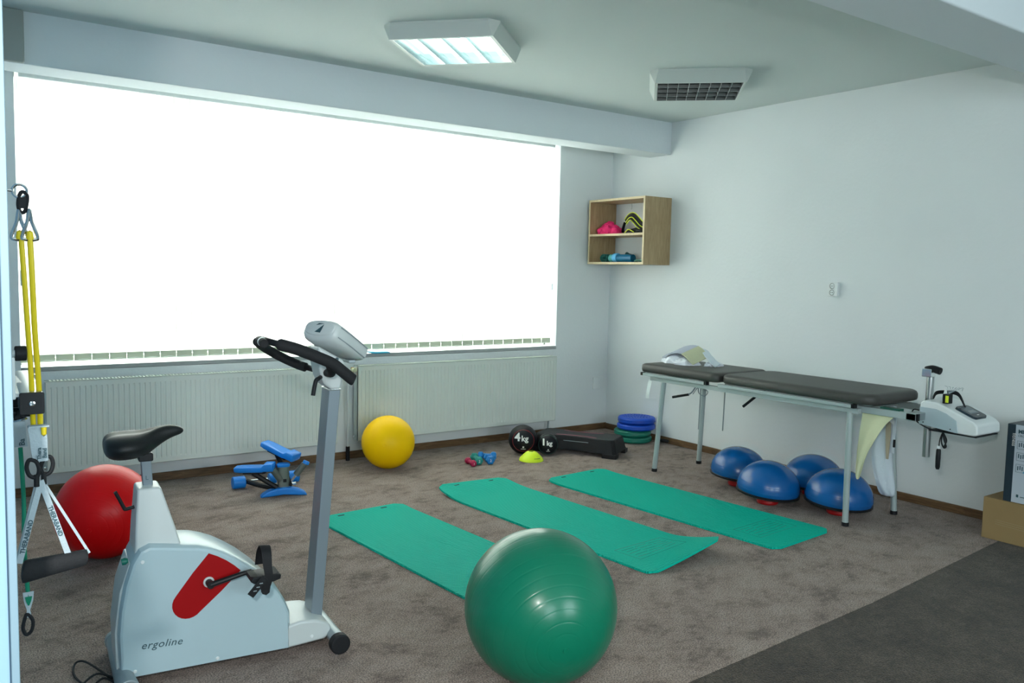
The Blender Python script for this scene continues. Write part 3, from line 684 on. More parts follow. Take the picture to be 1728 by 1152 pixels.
# ------------------------------------------------------------------ mini stepper
def stepper():
    t = thing('mini_stepper', 'bright blue and grey mini stepper under the left radiator', 'stepper', (-3.60, -.82, 0), math.radians(-15))
    R2 = Matrix.Rotation(math.radians(15), 4, 'Z')
    def L(p): return R2 @ (V(p)-V((-3.60, -.82, 0)))     # room point -> local
    b = NB(); pts = [(-.155, 0), (-.135, .022), (-.10, .042), (-.05, .055), (.0, .058), (.05, .055), (.10, .042), (.135, .022), (.155, 0), (.10, .003), (0, .012), (-.10, .003)]
    prism(b, pts, -.035, .035); obj('front_foot', b, STEPB, t, bevel=.010, seg=3)
    b = NB(); loft(b, [sell((0, .03, z), (1, 0, 0), (0, 1, 0), a, bb, 28, 3) for z, a, bb in ((.045, .040, .03), (.20, .037, .027))]); col = obj('centre_column', b, STEPG, t)
    b = NB(); loft(b, [sell((0, .03, z), (1, 0, 0), (0, 1, 0), a, bb, 28, 2.6) for z, a, bb in ((.192, .042, .032), (.205, .045, .035), (.212, .040, .030), (.208, .02, .014))]); obj('blue_collar', b, STEPB, col)
    b = NB(); box(b, (.008, .0015, .10), (.022, .002, .022)); obj('label_sticker', b, BLACKP, col)
    b = NB(); cyl(b, (-.085, .045, .066), (.085, .045, .066), .010); obj('pivot_axle', b, CHROME, t)
    r1 = L((-3.80, -.50, .045)); r2 = L((-3.42, -.52, .045)); dv = (r2-r1).normalized()
    b = NB(); cyl(b, r1, r2, .010); obj('rear_axle', b, CHROME, t)
    for c0, ln_ in ((r1, .085), (r2, .075)):
        b = NB(); cyl(b, c0-dv*ln_/2, c0+dv*ln_/2, .042, n=32); obj('roller_foot', b, STEPB, t, bevel=.008, seg=3)
    b = NB(); c0 = (r1+r2)/2+dv*.04; cyl(b, c0-dv*.025, c0+dv*.025, .04, n=28); obj('roller_foot', b, STEPB, t, bevel=.008, seg=3)
    def pedal(pn, pf, w, side):
        pn, pf = L(pn), L(pf); d = (pf-pn); Ln = d.length; d.normalize(); x = V((0, 0, 1)).cross(d).normalized(); n_ = d.cross(x)
        M = Matrix(((x.x, d.x, n_.x, pn.x), (x.y, d.y, n_.y, pn.y), (x.z, d.z, n_.z, pn.z), (0, 0, 0, 1)))
        b = NB(); rings = []
        for f, zz, ww_, hh in ((0, .012, .85, .022), (.02, .012, 1, .028), (.22, .012, 1, .028), (.30, .0, 1, .020), (.85, 0, .95, .020), (.97, 0, .8, .018), (1.0, 0, .6, .012)):
            rings.append(sell((0, f*Ln, zz), (1, 0, 0), (0, 0, 1), w/2*ww_, hh, 24, 5))
        loft(b, rings); xf(b, M); obj('pedal', b, STEPB, t, ang=50)
        pm = M @ V((0, Ln*.55, -.02)); b = NB(); box(b, (0, Ln*.5, -.024), (w*.55, Ln*.55, .014)); xf(b, M); box(b, pm, (.02, .02, .02)); obj('pedal_bracket', b, BLACKP, t, bevel=.002)
        return M, Ln
    ML, l1 = pedal((-3.655, -.80, .188), (-3.875, -.66, .180), .105, 0)
    MR, l2 = pedal((-3.505, -.80, .232), (-3.66, -.60, .325), .115, 1)
    for M_, l_, base in ((ML, l1, (-.04, .0, .055)), (MR, l2, (.045, .02, .06))):
        b = NB(); tube(b, [V(base), (V(base)+M_ @ V((0, l_*.5, -.03)))/2+V((0, 0, -.005)), M_ @ V((0, l_*.55, -.03))], .017, 8, k=3); obj('arm', b, BLACKP, t)
    b = NB(); tube(b, [(-.045, .01, .05), (r1+V((.03, 0, .0))+V((-.045, .01, .05)))/2, r1+dv*.06], .018, 8, k=3); tube(b, [(.045, .02, .05), r2-dv*.05], .014, 8, k=3); obj('base_strut', b, BLACKP, t)
    for p0, p1 in (((-3.672, -.81, .185), (-3.615, -.80, .105)), ((-3.462, -.84, .205), (-3.515, -.82, .130))):
        b = NB(); a_, c_ = L(p0), L(p1); cyl(b, a_, c_, .022, n=20); obj('hydraulic_cylinder', b, STEPG, t, bevel=.003)
        b = NB(); cyl(b, c_, c_+(c_-a_)*.5, .008, n=12); obj('piston_rod', b, CHROME, t)
    b = NB(); cyl(b, L((-3.457, -.84, .20)), L((-3.446, -.84, .222)), .022); obj('adjuster_knob', b, STEPB, t, bevel=.005)
stepper()

# ------------------------------------------------------------------ exercise bike
def bike():
    t = thing('exercise_bike', 'white exercise bike with red flash, black saddle and grey post', 'exercise bike', (-4.97369, -3.05509, 0), math.radians(-5.518))
    yc = .13
    out = [(-.045, .045), (-.052, .15), (-.050, .25), (-.036, .38), (-.008, .50), (.018, .553), (.06, .566), (.141, .562), (.20, .548), (.26, .520), (.315, .487), (.36, .455), (.402, .419), (.438, .38), (.468, .341), (.50, .295), (.525, .255), (.548, .21), (.558, .16), (.552, .12), (.552, .032), (.0, .036)]
    sil = [(-.045, .045), (-.050, .12), (-.052, .20), (-.044, .29), (-.028, .38), (-.004, .455), (.022, .500), (.055, .514), (.11, .506), (.169, .496), (.221, .489), (.265, .475), (.309, .455), (.354, .427), (.40, .394), (.446, .353), (.483, .312), (.515, .270), (.540, .225), (.560, .175), (.562, .12), (.555, .032), (.35, .034), (.15, .036), (.0, .038)]
    cx_, cz_ = .26, .20
    def ins(g): 
        o_ = []
        for i, (x, z) in enumerate(sil):
            p0, p1 = sil[i-1], sil[(i+1) % len(sil)]; tx, tz = p1[0]-p0[0], p1[1]-p0[1]; l_ = math.hypot(tx, tz); nx_, nz_ = tz/l_, -tx/l_
            if (x-cx_)*nx_+(z-cz_)*nz_ < 0: nx_, nz_ = -nx_, -nz_
            o_.append((x-nx_*g*(1 if z > .05 else .3), z-nz_*g*(1 if z > .05 else .3)))
        return o_
    b = NB(); loft(b, [[(x, y, z) for x, z in ins(g)] for y, g in ((0, .014), (.004, .006), (.014, .001), (.03, -.002), (.10, -.004), (.20, 0), (.24, .004), (.255, .014))]); obj('body_shell', b, BIKEW, t, ang=25)
    b = NB(); prism(b, [(-.046, .06), (-.046, .20), (-.034, .33), (-.004, .45), (-.012, .45), (-.044, .35), (-.062, .20), (-.058, .06)], .03, .22); obj('rear_cover', b, BIKEC, t, bevel=.008, seg=3)
    b = NB(); loft(b, [[(x, y, z) for x, y in ((x0_, y0_), (x1_, y0_), (x1_, y1_), (x0_, y1_))] for z, x0_, x1_, y0_, y1_ in ((.47, .008, .172, .030, .225), (.56, .012, .148, .038, .21), (.712, .022, .102, .06, .18))]); obj('seat_tower', b, BIKEC, t, bevel=.010, seg=3)
    b = NB(); prism(b, [(.535, .03), (.545, .122), (.60, .132), (.66, .126), (.708, .108), (.724, .09), (.724, .064), (.70, .040)], .0, .24); obj('front_housing', b, BIKEC, t, bevel=.012, seg=3)
    b = NB(); box(b, (.5525, .0, .085), (.0015, .0012, .10)); obj('panel_seam', b, GREYT, t)
    for s, z in ((.0, .062), (.285, .05), (.645, .062), (.03, .46), (.44, .30)):
        b = NB(); lathe(b, [(.007, 0), (.005, .003), (0, .0035)], 16, Matrix.Translation((s, 0, z)) @ Matrix.Rotation(PI/2, 4, 'X')); obj('screw_cap', b, WHITEP, t)
    dec = [(.256, .459), (.288, .443), (.320, .422), (.348, .399), (.371, .376), (.30, .308)] + [(.182+.055*math.cos(math.radians(a_)), .279+.055*math.sin(math.radians(a_))) for a_ in range(-40, -226, -15)] + [(.20, .394)]
    b = NB(); prism(b, dec, -.0015, .004); obj('red_decal', b, REDP, t)
    b = NB(); lathe(b, [(.020, 0), (.020, .006), (.0, .007)], 32, Matrix.Translation((.255, -.001, .351)) @ Matrix.Rotation(PI/2, 4, 'X')); obj('crank_hub', b, BIKEC, t, bevel=.001)
    b = NB(); cyl(b, (.255, -.005, .351), (.255, -.045, .351), .013); tube(b, [(.255, -.036, .351), (.31, -.036, .362), (.37, -.042, .377), (.40, -.05, .385)], lambda f: .0105-.002*f, 10); cr_ = obj('crank_arm', b, BLACKP, t)
    # pedal
    b = NB(); prism(b, [(.375, .377), (.385, .392), (.47, .395), (.487, .388), (.485, .372), (.46, .365), (.39, .366)], -.145, -.06); pd = obj('pedal', b, BLACKP, t, bevel=.004, seg=2)
    b = NB(); box(b, (.39, -.10, .3925), (.026, .07, .002)); obj('grip_pad', b, RUBBER, pd); b = NB(); box(b, (.465, -.10, .3945), (.028, .07, .002)); obj('grip_pad', b, RUBBER, pd)
    b = NB(); tube(b, [(.40, -.05, .385), (.42, -.06, .380)], .008, 8, k=0); obj('spindle', b, CHROME, pd)
    b = NB(); ribbon(b, [(.425, -.15, .335), (.438, -.155, .385), (.435, -.15, .43), (.435, -.135, .475), (.436, -.10, .492), (.43, -.075, .465), (.425, -.06, .41)], [(.028, .0, .0), (.03, .0, -.004), (.034, 0, -.01), (.038, 0, -.006), (.036, 0, 0), (.03, 0, 0)], .0025); obj('foot_strap', b, RUBBER, pd)
    b = NB(); ribbon(b, [(.372, -.155, .330), (.395, -.157, .357), (.425, -.157, .392)], (.020, 0, -.017), .003); stl = obj('strap_tail', b, RUBBER, pd)
    for k_ in range(3):
        b = NB(); box(b, (.388+k_*.011, -.1592, .347+k_*.0125), (.012, .001, .0035)); obj('strap_slot', b, GREYT, stl)
    b = NB(); prism(b, [(.410, .345), (.416, .328), (.430, .322), (.442, .330), (.448, .375), (.408, .375)], -.152, -.146); obj('pedal_flap', b, RUBBER, pd)
    b = textmesh('ergoline', .041, .0004, shear=.25, spacing=1.08); me_w = max(v.co.x for v in b.verts); k_ = .142/me_w
    xf(b, Matrix.Translation((.020, -.0006, .140)) @ Matrix.Rotation(math.radians(-3.5), 4, 'Y').inverted() @ Matrix.Rotation(PI/2, 4, 'X') @ Matrix.Diagonal((k_, k_*.96, 1, 1))); obj('brand_lettering', b, TEXTD, t)
    # seat
    b = NB(); loft(b, [[(x, y, z) for x, y in ((x0_, yc-.02), (x0_+.034, yc-.02), (x0_+.034, yc+.02), (x0_, yc+.02))] for z, x0_ in ((.70, .048), (.832, .040))]); sp = obj('seat_post', b, POSTG, t, bevel=.003)
    b = textmesh('L', .022, .0003); xf(b, Matrix.Translation((.055, yc-.0205, .732)) @ Matrix.Rotation(PI/2, 4, 'X')); obj('height_mark', b, TEXTD, sp)
    b = NB(); box(b, (.058, yc, .815), (.05, .05, .03)); obj('saddle_clamp', b, BLACKP, t, bevel=.005)
    S = [(-.082, .05, .878, .852), (-.076, .085, .896, .828), (-.055, .112, .908, .815), (-.02, .122, .911, .812), (.02, .115, .910, .815), (.05, .092, .912, .820), (.075, .062, .918, .832), (.10, .042, .924, .852), (.13, .032, .928, .872), (.16, .026, .926, .885), (.182, .018, .918, .890), (.192, .006, .908, .900)]
    b = NB(); rings = []
    for s, hw, zt, zb in S:
        r_ = []
        for i in range(28):
            a = 2*PI*i/28; ca, sa = math.cos(a), math.sin(a); e = 2/2.5
            yy = hw*math.copysign(abs(ca)**e, ca); h = (zt-zb)/2; zz = (zt+zb)/2+h*math.copysign(abs(sa)**e, sa)
            if sa > .3 and hw > .05: zz -= .010*math.exp(-(yy/.02)**2)
            if sa < 0: zz += .018*(abs(yy)/max(hw, .01))**2*(.5 if hw > .05 else 0)
            r_.append((s, yc+yy, zz))
        rings.append(r_)
    loft(b, rings); obj('saddle', b, VINYL, t, ang=80, sub=1)
    b = NB(); tube(b, [(.01, .05, .652), (-.018, .045, .648), (-.024, .045, .655), (-.04, .045, .69), (-.052, .045, .715)], .0065, 10); obj('clamp_lever', b, BLACKP, t)
    b = NB(); lathe(b, [(.0, .012), (.012, .012), (.013, 0), (.008, -.01)], 20, Matrix.Translation((-.022, .055, .455)) @ Matrix.Rotation(math.radians(-100), 4, 'Y')); obj('green_knob', b, CUSHG, t)
    # front post
    b = NB(); loft(b, [[(x, y, z) for x, y in ((x0_, .08), (x0_+.046, .08), (x0_+.046, .18), (x0_, .18))] for z, x0_ in ((.09, .664), (1.035, .738))]); obj('front_post', b, POSTG, t, bevel=.003)
    b = NB(); box(b, (.762, .13, 1.034), (.05, .104, .006)); obj('post_cap', b, CHROME, t, bevel=.001)
    # neck + head
    b = NB(); prism(b, [(.688, 1.215), (.80, 1.150), (.795, 1.10), (.783, 1.035), (.742, 1.036), (.714, 1.06), (.700, 1.09), (.690, 1.14)], .07, .19); obj('neck', b, BIKEC, t, bevel=.012, seg=3)
    ax = V((.178, .10, -.113)).normalized(); wv_ = V((-.10, .178, 0)).normalized(); uv_ = ax.cross(wv_); c0 = V((.700, .088, 1.280))
    b = NB(); loft(b, [sell(c0+ax*(f*.233)+uv_*o_, wv_, uv_, a_, b_, 40, 3.2) for f, a_, b_, o_ in ((.0, .078, .032, .004), (.02, .084, .040, 0), (.08, .088, .047, -.003), (.35, .088, .048, -.003), (.80, .080, .041, .0), (.97, .074, .034, 0), (1.0, .066, .026, 0))]); hd = obj('display_head', b, BIKEC, t, ang=40)
    b = NB(); loft(b, [sell(c0-ax*h_+uv_*.004, wv_, uv_, a_, b_, 40, 2.4) for h_, a_, b_ in ((-.006, .080, .035), (.002, .078, .033), (.005, .072, .028))]); obj('end_cap', b, BIKEC, hd, ang=50)
    Mx = basis(-wv_, uv_, c0-ax*.0056+uv_*.004)
    b = NB(); prism(b, [(-.016, -.020), (.014, -.022), (.020, .014)], -.0006, .0006, 'z'); prism(b, [(-.020, .010), (-.008, .019), (.020, .018), (-.006, .013)], -.0006, .0006, 'z'); xf(b, Mx); obj('triangle_logo', b, TEXTD, hd)
    for o_ in (.022, -.020):
        b = NB(); ribbon(b, [c0+ax*(f*.233)-wv_*w_+uv_*o_ for f, w_ in ((.10, .0865), (.4, .0865), (.80, .0785), (.95, .073))], tuple(uv_*.004), .003); obj('shell_groove', b, GREYT, hd)
    b = NB(); box(b, c0+ax*.215-uv_*.040, (.03, .10, .014)); obj('rear_socket', b, GREYT, hd, bevel=.004)
    b = NB(); cyl(b, (.765, .069, 1.160), (.765, .064, 1.160), .006); obj('neck_bolt', b, TEXTD, t)
    # handlebar
    b = NB(); tube(b, [(.775, -.08, 1.098), (.735, -.08, 1.130), (.696, -.08, 1.160), (.627, -.08, 1.191), (.56, -.08, 1.218), (.505, -.072, 1.234), (.475, -.03, 1.243), (.465, .05, 1.245), (.475, .15, 1.238), (.50, .25, 1.213), (.531, .30, 1.194), (.599, .33, 1.153), (.674, .33, 1.115), (.715, .28, 1.102), (.725, .17, 1.102)], .0125, 12); hb = obj('handlebar', b, RUBBER, t)
    b = NB(); tube(b, [(.69, -.075, 1.150), (.715, -.02, 1.115), (.725, .07, 1.105)], .016, 12); obj('clamp_arm', b, RUBBER, hb)
    b = NB(); tube(b, [(.782, -.08, 1.092), (.775, -.08, 1.097), (.735, -.08, 1.130), (.696, -.08, 1.160), (.627, -.08, 1.191), (.56, -.08, 1.218), (.510, -.074, 1.233), (.503, -.072, 1.235)], lambda f: .0225*math.sqrt(max(1-max(0, abs(f-.5)-.44)**2/.0040, .12)), 18); obj('foam_grip', b, FOAMB, hb)
    b = NB(); tube(b, [(.490, .23, 1.222), (.531, .30, 1.194), (.599, .33, 1.153), (.674, .33, 1.115), (.705, .30, 1.103)], .0195, 16); obj('foam_grip', b, FOAMB, hb)
    b = NB(); cyl(b, (.455, .0, 1.240), (.450, -.045, 1.237), .0165, n=28); obj('end_knob', b, FOAMB, hb, bevel=.003)
    b = NB(); cyl(b, (.4545, .012, 1.241), (.4553, .0, 1.240), .0172, n=28); obj('white_band', b, WHITEP, hb)
    b = NB(); tube(b, [(.70, .075, 1.088), (.684, .05, 1.086), (.674, .05, 1.078), (.666, .05, 1.045), (.662, .05, 1.02)], .0085, 10); obj('clamp_lever', b, BLACKP, t)
    # feet
    b = NB(); cyl(b, (-.035, -.03, .042), (-.035, .345, .042), .034, n=28); rf = obj('rear_foot', b, GREYT, t)
    b = NB(); cyl(b, (-.030, -.095, .040), (-.035, -.03, .042), .039, .037, n=28); obj('foot_cap', b, GREYT, rf, bevel=.006, seg=3)
    b = NB(); cyl(b, (-.035, .345, .040), (-.035, .38, .040), .038, n=28); obj('foot_cap', b, GREYT, rf, bevel=.006, seg=3)
    b = NB(); cyl(b, (.735, -.05, .052), (.735, .32, .052), .028, n=28); ff = obj('front_foot', b, GREYT, t)
    for y0_, y1_ in ((-.085, -.045), (.315, .35)):
        b = NB(); cyl(b, (.737, y0_, .041), (.737, y1_, .041), .040, n=32); obj('wheel', b, RUBBER, ff, bevel=.008, seg=3)
    b = NB(); box(b, (.64, .235, .115), (.04, .02, .018)); obj('cable_plug', b, BLACKP, t, bevel=.006)
bike()
b = NB()
tube(b, [(-5.03, -2.99, .006), (-5.05, -2.90, .012), (-5.10, -2.80, .03), (-5.13, -2.78, .018), (-5.14, -2.86, .005), (-5.10, -2.99, .005), (-5.02, -3.06, .006)], .004, 6)
tube(b, [(-5.02, -2.96, .008), (-5.08, -2.93, .03), (-5.15, -2.99, .012), (-5.17, -3.08, .005), (-5.09, -3.14, .005)], .004, 6)
tube(b, [(-5.02, -3.02, .012), (-5.07, -2.99, .035), (-5.12, -3.05, .016), (-5.09, -3.13, .008), (-5.03, -3.10, .01)], .004, 6)
tag(obj('power_cable', b, RUBBER), 'tangled black power cable on the carpet behind the bike foot', 'cable')

# ------------------------------------------------------------------ treatment bench
def bench():
    t = thing('treatment_bench', 'long grey treatment bench with charcoal vinyl top along the right wall', 'treatment bench', (-.65, -2.4, 0))
    def q(x, y, z): return (x+.65, y+2.4, z)
    def cushionmesh(b, y0, y1, x0_, x1_, z0, z1, cr_):
        w, l = x1_-x0_, y1-y0; c = ((x0_+x1_)/2, (y0+y1)/2)
        rings = []
        for g, z in ((.02, z0), (.004, z0+.008), (0, z0+.022), (0, z1-.024), (.007, z1-.010), (.022, z1-.002), (.05, z1)):
            o = rrect(w-2*g, l-2*g, max(cr_-g, .02), 10); rings.append([q(x+c[0], y+c[1], z) for x, y in o])
        loft(b, rings)
    b = NB(); cushionmesh(b, -2.205, -1.42, -.945, -.345, .768, .836, .06); obj('headrest_cushion', b, BENCHV, t, ang=60)
    b = NB(); cushionmesh(b, -3.40, -2.212, -.945, -.345, .768, .836, .11); obj('main_cushion', b, BENCHV, t, ang=60)
    for y0, y1 in ((-2.09, -1.46), (-3.265, -2.215)):
        for x in (-.925, -.365):
            b = NB(); box(b, q(x, (y0+y1)/2, .752), (.028, y1-y0, .022)); obj('cushion_rail', b, BENCHM, t, bevel=.002)
    for x in (-.925, -.365):
        for y in (-2.10, -1.45, -3.275): b = NB(); box(b, q(x, y, .754), (.032, .022, .024)); obj('rail_end_cap', b, BLACKP, t)
    for x in (-.90, -.39):
        b = NB(); box(b, q(x, -2.41, .724), (.03, 1.78, .032)); obj('side_frame', b, BENCHM, t, bevel=.002)
    for y in (-1.57, -3.28): b = NB(); box(b, q(-.645, y, .724), (.48, .03, .032)); obj('cross_frame', b, BENCHM, t, bevel=.002)
    for (x, y, x1_, y1_) in ((-.908, -1.594, -.90, -1.655), (-.393, -1.585, -.39, -1.61), (-.912, -3.251, -.90, -3.235), (-.395, -3.268, -.39, -3.215)):
        b = NB(); cyl(b, q(x, y, .02), q(x1_, y1_, .71), .019, n=24); lg = obj('leg', b, BENCHM, t)
        b = NB(); cyl(b, q(x, y, 0), q(x, y, .025), .022, n=20); obj('rubber_foot', b, BLACKP, lg, bevel=.003)
    # levers, rods, brackets
    b = NB(); tube(b, [q(-.60, -1.74, .705), q(-.66, -1.73, .63), q(-.68, -1.70, .60)], .006, 8); lv = obj('adjusting_lever', b, GREYT, t)
    b = NB(); tube(b, [q(-.68, -1.71, .605), q(-.72, -1.58, .57)], .010, 10, k=0); obj('lever_grip', b, BLACKP, lv)
    b = NB(); tube(b, [q(-.55, -2.33, .71), q(-.65, -2.32, .66)], .006, 8, k=0); lv = obj('adjusting_lever', b, GREYT, t)
    b = NB(); tube(b, [q(-.65, -2.32, .665), q(-.68, -2.24, .585)], .010, 10, k=0); obj('lever_grip', b, BLACKP, lv)
    b = NB(); prism(b, [(.0, .71), (.14, .71), (.02, .655)], .13, .15, 'x'); b2 = b; xf(b2, Matrix.Translation((-.1, .02, 0))); obj('hinge_bracket', b2, BENCHM, t)
    for x, y, z1 in ((-.39, -1.815, .31), (-.39, -1.565, .28)):
        b = NB(); cyl(b, q(x, y, z1), q(x, y-.01, .70), .0045, n=8); obj('thin_rod', b, GREYT, t)
    b = NB(); ribbon(b, [q(-.89, -1.50, .71), q(-.90, -1.49, .62), q(-.90, -1.482, .56)], (.0, .035, 0), .002); obj('hanging_tape', b, WHITEP, t)
    b = NB(); tube(b, [q(-.52, -1.67, .70), q(-.60, -1.74, .62), q(-.60, -1.80, .60), q(-.60, -1.83, .64), q(-.60, -1.74, .66), q(-.60, -1.68, .60)], .004, 6); obj('release_cable', b, GREYT, t)
    # extension frame that carries the traction unit
    for x in (-.86, -.45):
        b = NB(); box(b, q(x, -3.45, .735), (.04, .38, .04)); obj('extension_arm', b, BENCHM, t, bevel=.003)
    b = NB(); box(b, q(-.655, -3.61, .735), (.45, .06, .045)); obj('extension_crossbar', b, METAL, t, bevel=.003)
    b = NB(); box(b, q(-.86, -3.645, .735), (.02, .006, .04)); obj('black_end_plug', b, BLACKP, t)
    b = NB(); box(b, q(-.84, -3.47, .752), (.05, .12, .03)); obj('green_rail_block', b, mat('bench_green_block', (.01, .09, .06), .4), t)
bench()
# things on the headrest
b = NB()
cloth_blob(b, (-.64, -1.54, .836), (.11, .12, .072), 1, .16, 1.8); cloth_blob(b, (-.66, -1.66, .836), (.10, .11, .050), 4, .18, 2.0); cloth_blob(b, (-.58, -1.44, .836), (.08, .10, .035), 6, .2, 2)
cloth_blob(b, (-.55, -1.84, .836), (.08, .06, .035), 8, .25, 2.2)
tag(obj('white_towel', b, CLOTHW), 'crumpled white towel on the headrest end of the bench', 'towel')
t = thing('quilted_pad', 'lavender and cream quilted pad draped over the white towel', 'pad', (-.60, -1.68, .90))
Mp = Matrix.Rotation(math.radians(8), 4, 'Z')
def drape(x0_, x1_, ya, yb, m, nm_, dz=0):
    b = NB(); n = 14; P_ = []
    for i in range(n+1):
        y = ya+(yb-ya)*i/n; z = .052-.9*(y-.03)**2*3.2/1.6+dz-(.0 if y > -.1 else (y+.1)**2*1.2)
        P_.append(V((0, y, max(z, -.045))))
    ribbon(b, [p+V(((x0_+x1_)/2, 0, 0)) for p in P_], (x1_-x0_, 0, -.05*(x1_-x0_)/.2), .008, k=0); obj(nm_, b, m, t, bevel=.002)
def pad(pts, wv, th_, m, nm_): b = NB(); ribbon(b, [V(p) for p in pts], wv, th_, k=5); obj(nm_, b, m, t, bevel=.002)
pad([(-.02, .235, .000), (-.02, .17, .030), (-.02, .09, .048), (-.02, .02, .046)], (-.22, -.03, -.050), .008, LAVENDER, 'lavender_panel')
pad([(-.03, .019, .046), (-.04, -.03, .030), (-.05, -.08, .004), (-.05, -.12, -.022)], (-.22, -.03, -.050), .010, OLIVEC, 'cream_panel')
pad([(.07, .04, .050), (.06, -.05, .036), (.03, -.12, .006), (0, -.20, -.030), (-.01, -.25, -.050)], (-.07, -.01, -.016), .010, PALEBELT, 'belt_strip')
t = thing('cream_chamois_strap', 'pale cream leather strap tapering down from the bench end', 'strap', (-.86, -3.385, .75))
b = NB(); rows = []
for z, ya, yb in ((.745, -3.275, -3.50), (.735, -3.27, -3.50), (.70, -3.268, -3.455), (.66, -3.265, -3.42), (.60, -3.26, -3.385), (.54, -3.256, -3.355), (.48, -3.250, -3.325), (.42, -3.247, -3.303), (.36, -3.242, -3.287), (.32, -3.242, -3.276), (.300, -3.246, -3.268), (.294, -3.252, -3.262)):
    rows.append((V((.01*math.sin(z*9), (ya+yb)/2+3.36, z-.75)), ya-yb))
for off_, rev in ((0, 0),):
    R = []
    for c_, w in rows:
        r_ = []
        for j in range(9):
            s_ = (j/8-.5)*w; r_.append(b.verts.new(c_+V((.004*math.cos(j*1.0+c_.z*6), s_, .0))))
        R.append(r_)
    for A, C in zip(R, R[1:]):
        for j in range(8): b.faces.new((A[j], A[j+1], C[j+1], C[j]))
e = bmesh.ops.extrude_face_region(b, geom=b.faces[:])
for g in e['geom']:
    if isinstance(g, bmesh.types.BMVert): g.co.x += .003
obj('leather_panel', b, CREAM, t, ang=80)
t = thing('pelvic_belt', 'white padded traction belt hanging from the far right bench corner', 'belt', (-.56, -3.30, .74))
b = NB(); rings = []
for f, hw, cy, th_ in ((0, .030, -.02, .012), (.1, .040, -.005, .02), (.3, .060, .030, .03), (.55, .070, .050, .035), (.8, .064, .015, .034), (.93, .058, -.005, .030), (1.0, .050, -.010, .012)):
    rings.append([p for p in sell((0, cy, -.59*f), (0, 1, 0), (1, 0, 0), hw, th_, 24, 2.4)])
for i, r_ in enumerate(rings):
    rings[i] = [p+V((.006*math.sin(k_*1.7+i), 0, 0)) for k_, p in enumerate(r_)]
loft(b, rings); obj('belt_padding', b, PALEBELT, t, ang=80, sub=1)
b = NB(); ribbon(b, [(-.038, -.012, -.04), (-.041, -.018, -.18), (-.040, -.02, -.34)], [(0, .034, 0), (0, .034, 0), (0, .016, 0)], .004); obj('tan_lining', b, TAN, t)
b = NB(); ribbon(b, [(-.04, .055, -.125), (-.052, .03, -.085), (-.052, -.01, -.075), (-.04, -.05, -.10)], (0, .004, .035), .004); obj('white_loop', b, WHITEP, t)
b = NB(); ribbon(b, [(-.030, -.045, .0), (-.035, -.055, -.10), (-.033, -.050, -.24), (-.025, -.045, -.30)], (0, .020, 0), .005); obj('side_strap', b, PALEBELT, t)
b = NB(); box(b, (-.036, -.058, -.235), (.012, .012, .05)); obj('buckle', b, BLACKP, t, bevel=.003)

